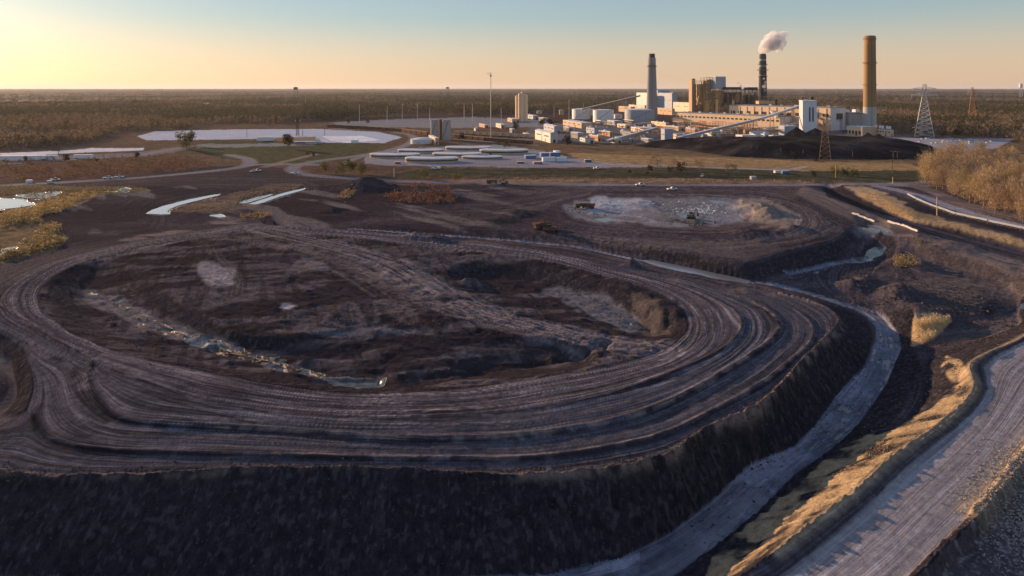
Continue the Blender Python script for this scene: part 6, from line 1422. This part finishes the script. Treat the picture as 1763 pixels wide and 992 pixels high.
# wire fence posts before the coal pile and by the road
def fence(name, pts, step, h, m, label, z=0.0):
    t = empty(name, (0,0,0), 0, label, 'fence'); w = [np.array(at(u, v, z)[:2]) for u, v in pts]; ps = []; wires = MB()
    for i in range(len(w)-1):
        L = np.hypot(*(w[i+1]-w[i])); k = max(1, int(L/step)); ps += [w[i]+(w[i+1]-w[i])*j/k for j in range(k)]
    pr = None
    for i, p in enumerate(ps[:98]):
        zz = hz(*p)
        if pr is None: pr = MB().tube((0,0,-.2), (0,0,h), .12, n=6).build('post', m, t, (p[0], p[1], zz))
        else: c = pr.copy(); COL.objects.link(c); c.parent = t; c.location = (p[0], p[1], zz)
        if i: o_ = ps[i-1]; [wires.bar((o_[0], o_[1], hz(*o_)+h*f), (p[0], p[1], zz+h*f), .05) for f in (.45, .95)]
    wires.build('wire', STG, t); return t
fence('wire_fence', [(880,153.6),(930,154),(990,154.2),(1010,157)], 6, 1.8, WOODM, 'wire fence with pale posts at the foot of the coal pile')
fence('wire_fence', [(1002,199),(1020,207),(1045,215),(1080,224),(1130,235)], 5, 1.6, WOODM, 'post and wire fence below the concrete barrier wall', .5)
fence('wire_fence', [(640,141),(700,141.5),(760,144),(800,148),(870,152.4)], 8, 1.8, WOODM, 'wire fence along the railway edge of the golden field')
# rubble
def stones(name, pts, n, spread, s0, s1, col, label, z=0.0):
    V = []; F = []; rn = random.Random(n+int(pts[0][0])); w = [at(u, v, z) for u, v in pts]
    for k in range(n):
        s = rn.random()*(len(w)-1) if len(w) > 1 else 0; i = min(int(s), max(0, len(w)-2)); a = w[i]; b = w[min(i+1, len(w)-1)]
        x = a[0]+(b[0]-a[0])*(s-i)+rn.gauss(0, spread); y = a[1]+(b[1]-a[1])*(s-i)+rn.gauss(0, spread); r = rn.uniform(s0, s1)*rn.random()**.5; z_ = hz(x, y)+r*.2
        o = len(V)
        for (dx, dy, dz) in ((1,0,0),(-1,0,0),(0,1,0),(0,-1,0),(0,0,1),(0,0,-1)):
            j = rn.uniform(.6, 1.2); V.append((x+dx*r*j+rn.uniform(-.3,.3)*r, y+dy*r*j+rn.uniform(-.3,.3)*r, z_+dz*r*j*.7))
        F += [(o+a_, o+b_, o+c_) for a_, b_, c_ in ((0,2,4),(2,1,4),(1,3,4),(3,0,4),(2,0,5),(1,2,5),(3,1,5),(0,3,5))]
    tag(npmesh(name, np.array(V), np.array(F), mat('stone %s' % name+str(col), col, .9, .3, 1.0)), label, 'rubble', kind='stuff')
stones('clods', [(-60,560),(100,560),(300,556),(500,556),(640,548),(740,512),(800,470),(850,435),(900,385),(925,350)], 1500, 3.0, .10, .38, (.06,.052,.052), 'loose lumps on the dark face of the near bank', -.5)
stones('clods', [(700,600),(790,545),(860,490),(905,450),(945,395),(965,350),(950,325)], 160, 2.2, .12, .40, (.10,.095,.10), 'lumps strewn on the ditch floor', -4.2)
stones('rubble', [(735,213),(760,218),(770,216)], 90, 3.0, .5, 1.6, (.17,.14,.10), 'dark rubble heap in the middle of the pale basin', 4)
stones('rubble', [(628,205),(650,206)], 50, 2.0, .4, 1.2, (.34,.30,.25), 'pale rubble at the left of the basin', 4)
stones('rubble', [(640,199),(700,198),(760,197),(790,203)], 120, 4.0, .3, 1.1, (.55,.53,.50), 'white rubble strewn across the top of the pale basin', 3)
stones('rubble', [(740,203),(775,207),(770,201)], 160, 5.0, .4, 1.3, (.60,.58,.55), 'white broken slabs in the pale basin', 4)
stones('clods', [(u, v) for u, v in DTOP[2:]], 2600, .9, .10, .40, (.10,.08,.07), 'lumpy spoil clods along the crest of the near bank', 3.8)
stones('clods', [(60,318),(200,350),(420,330),(600,330),(500,300)], 1500, 9, .1, .5, (.09,.075,.065), 'clods scattered in the inner hollow of the mound', 5)
stones('clods', [(940,300),(1040,300),(1080,330),(960,280)], 1600, 10, .15, .7, (.10,.085,.07), 'clods scattered on the dark flat right of the ditch', -1)
stones('gravel', [(1085,560),(1110,528),(1135,495),(1160,520),(1110,600)], 5000, 3.2, .08, .3, (.34,.29,.25), 'pale gravel on the field in the lower right corner', 2.8)
stones('clods', [(990,345),(1060,345),(1100,345),(960,440),(1010,400)], 900, 4, .1, .5, (.11,.09,.07), 'clods in the hollow below the road', -1)
# parked cars far right
pc = None
for k in range(26):
    u, v = 1000+rq.random()*86, 129+rq.random()*7; x, y, z = at(u, v)
    if pc is None:
        pc = empty('parked_car', (x, y, 0), PA, 'small parked car on the far pale car park right of the coal pile', 'car', 'cars on the far car park')
        MB().box(-2.2,2.2,-.9,.9,.35,1.0).build('body', WHT, pc); MB().hexa([(-1.3,-.8,1.0),(1.2,-.8,1.0),(1.2,.8,1.0),(-1.3,.8,1.0),(-.9,-.7,1.5),(.7,-.7,1.5),(.7,.7,1.5),(-.9,.7,1.5)]).build('cabin', DK, pc)
    else: dup(pc, (x, y, 0), PA+(k % 2)*math.pi)
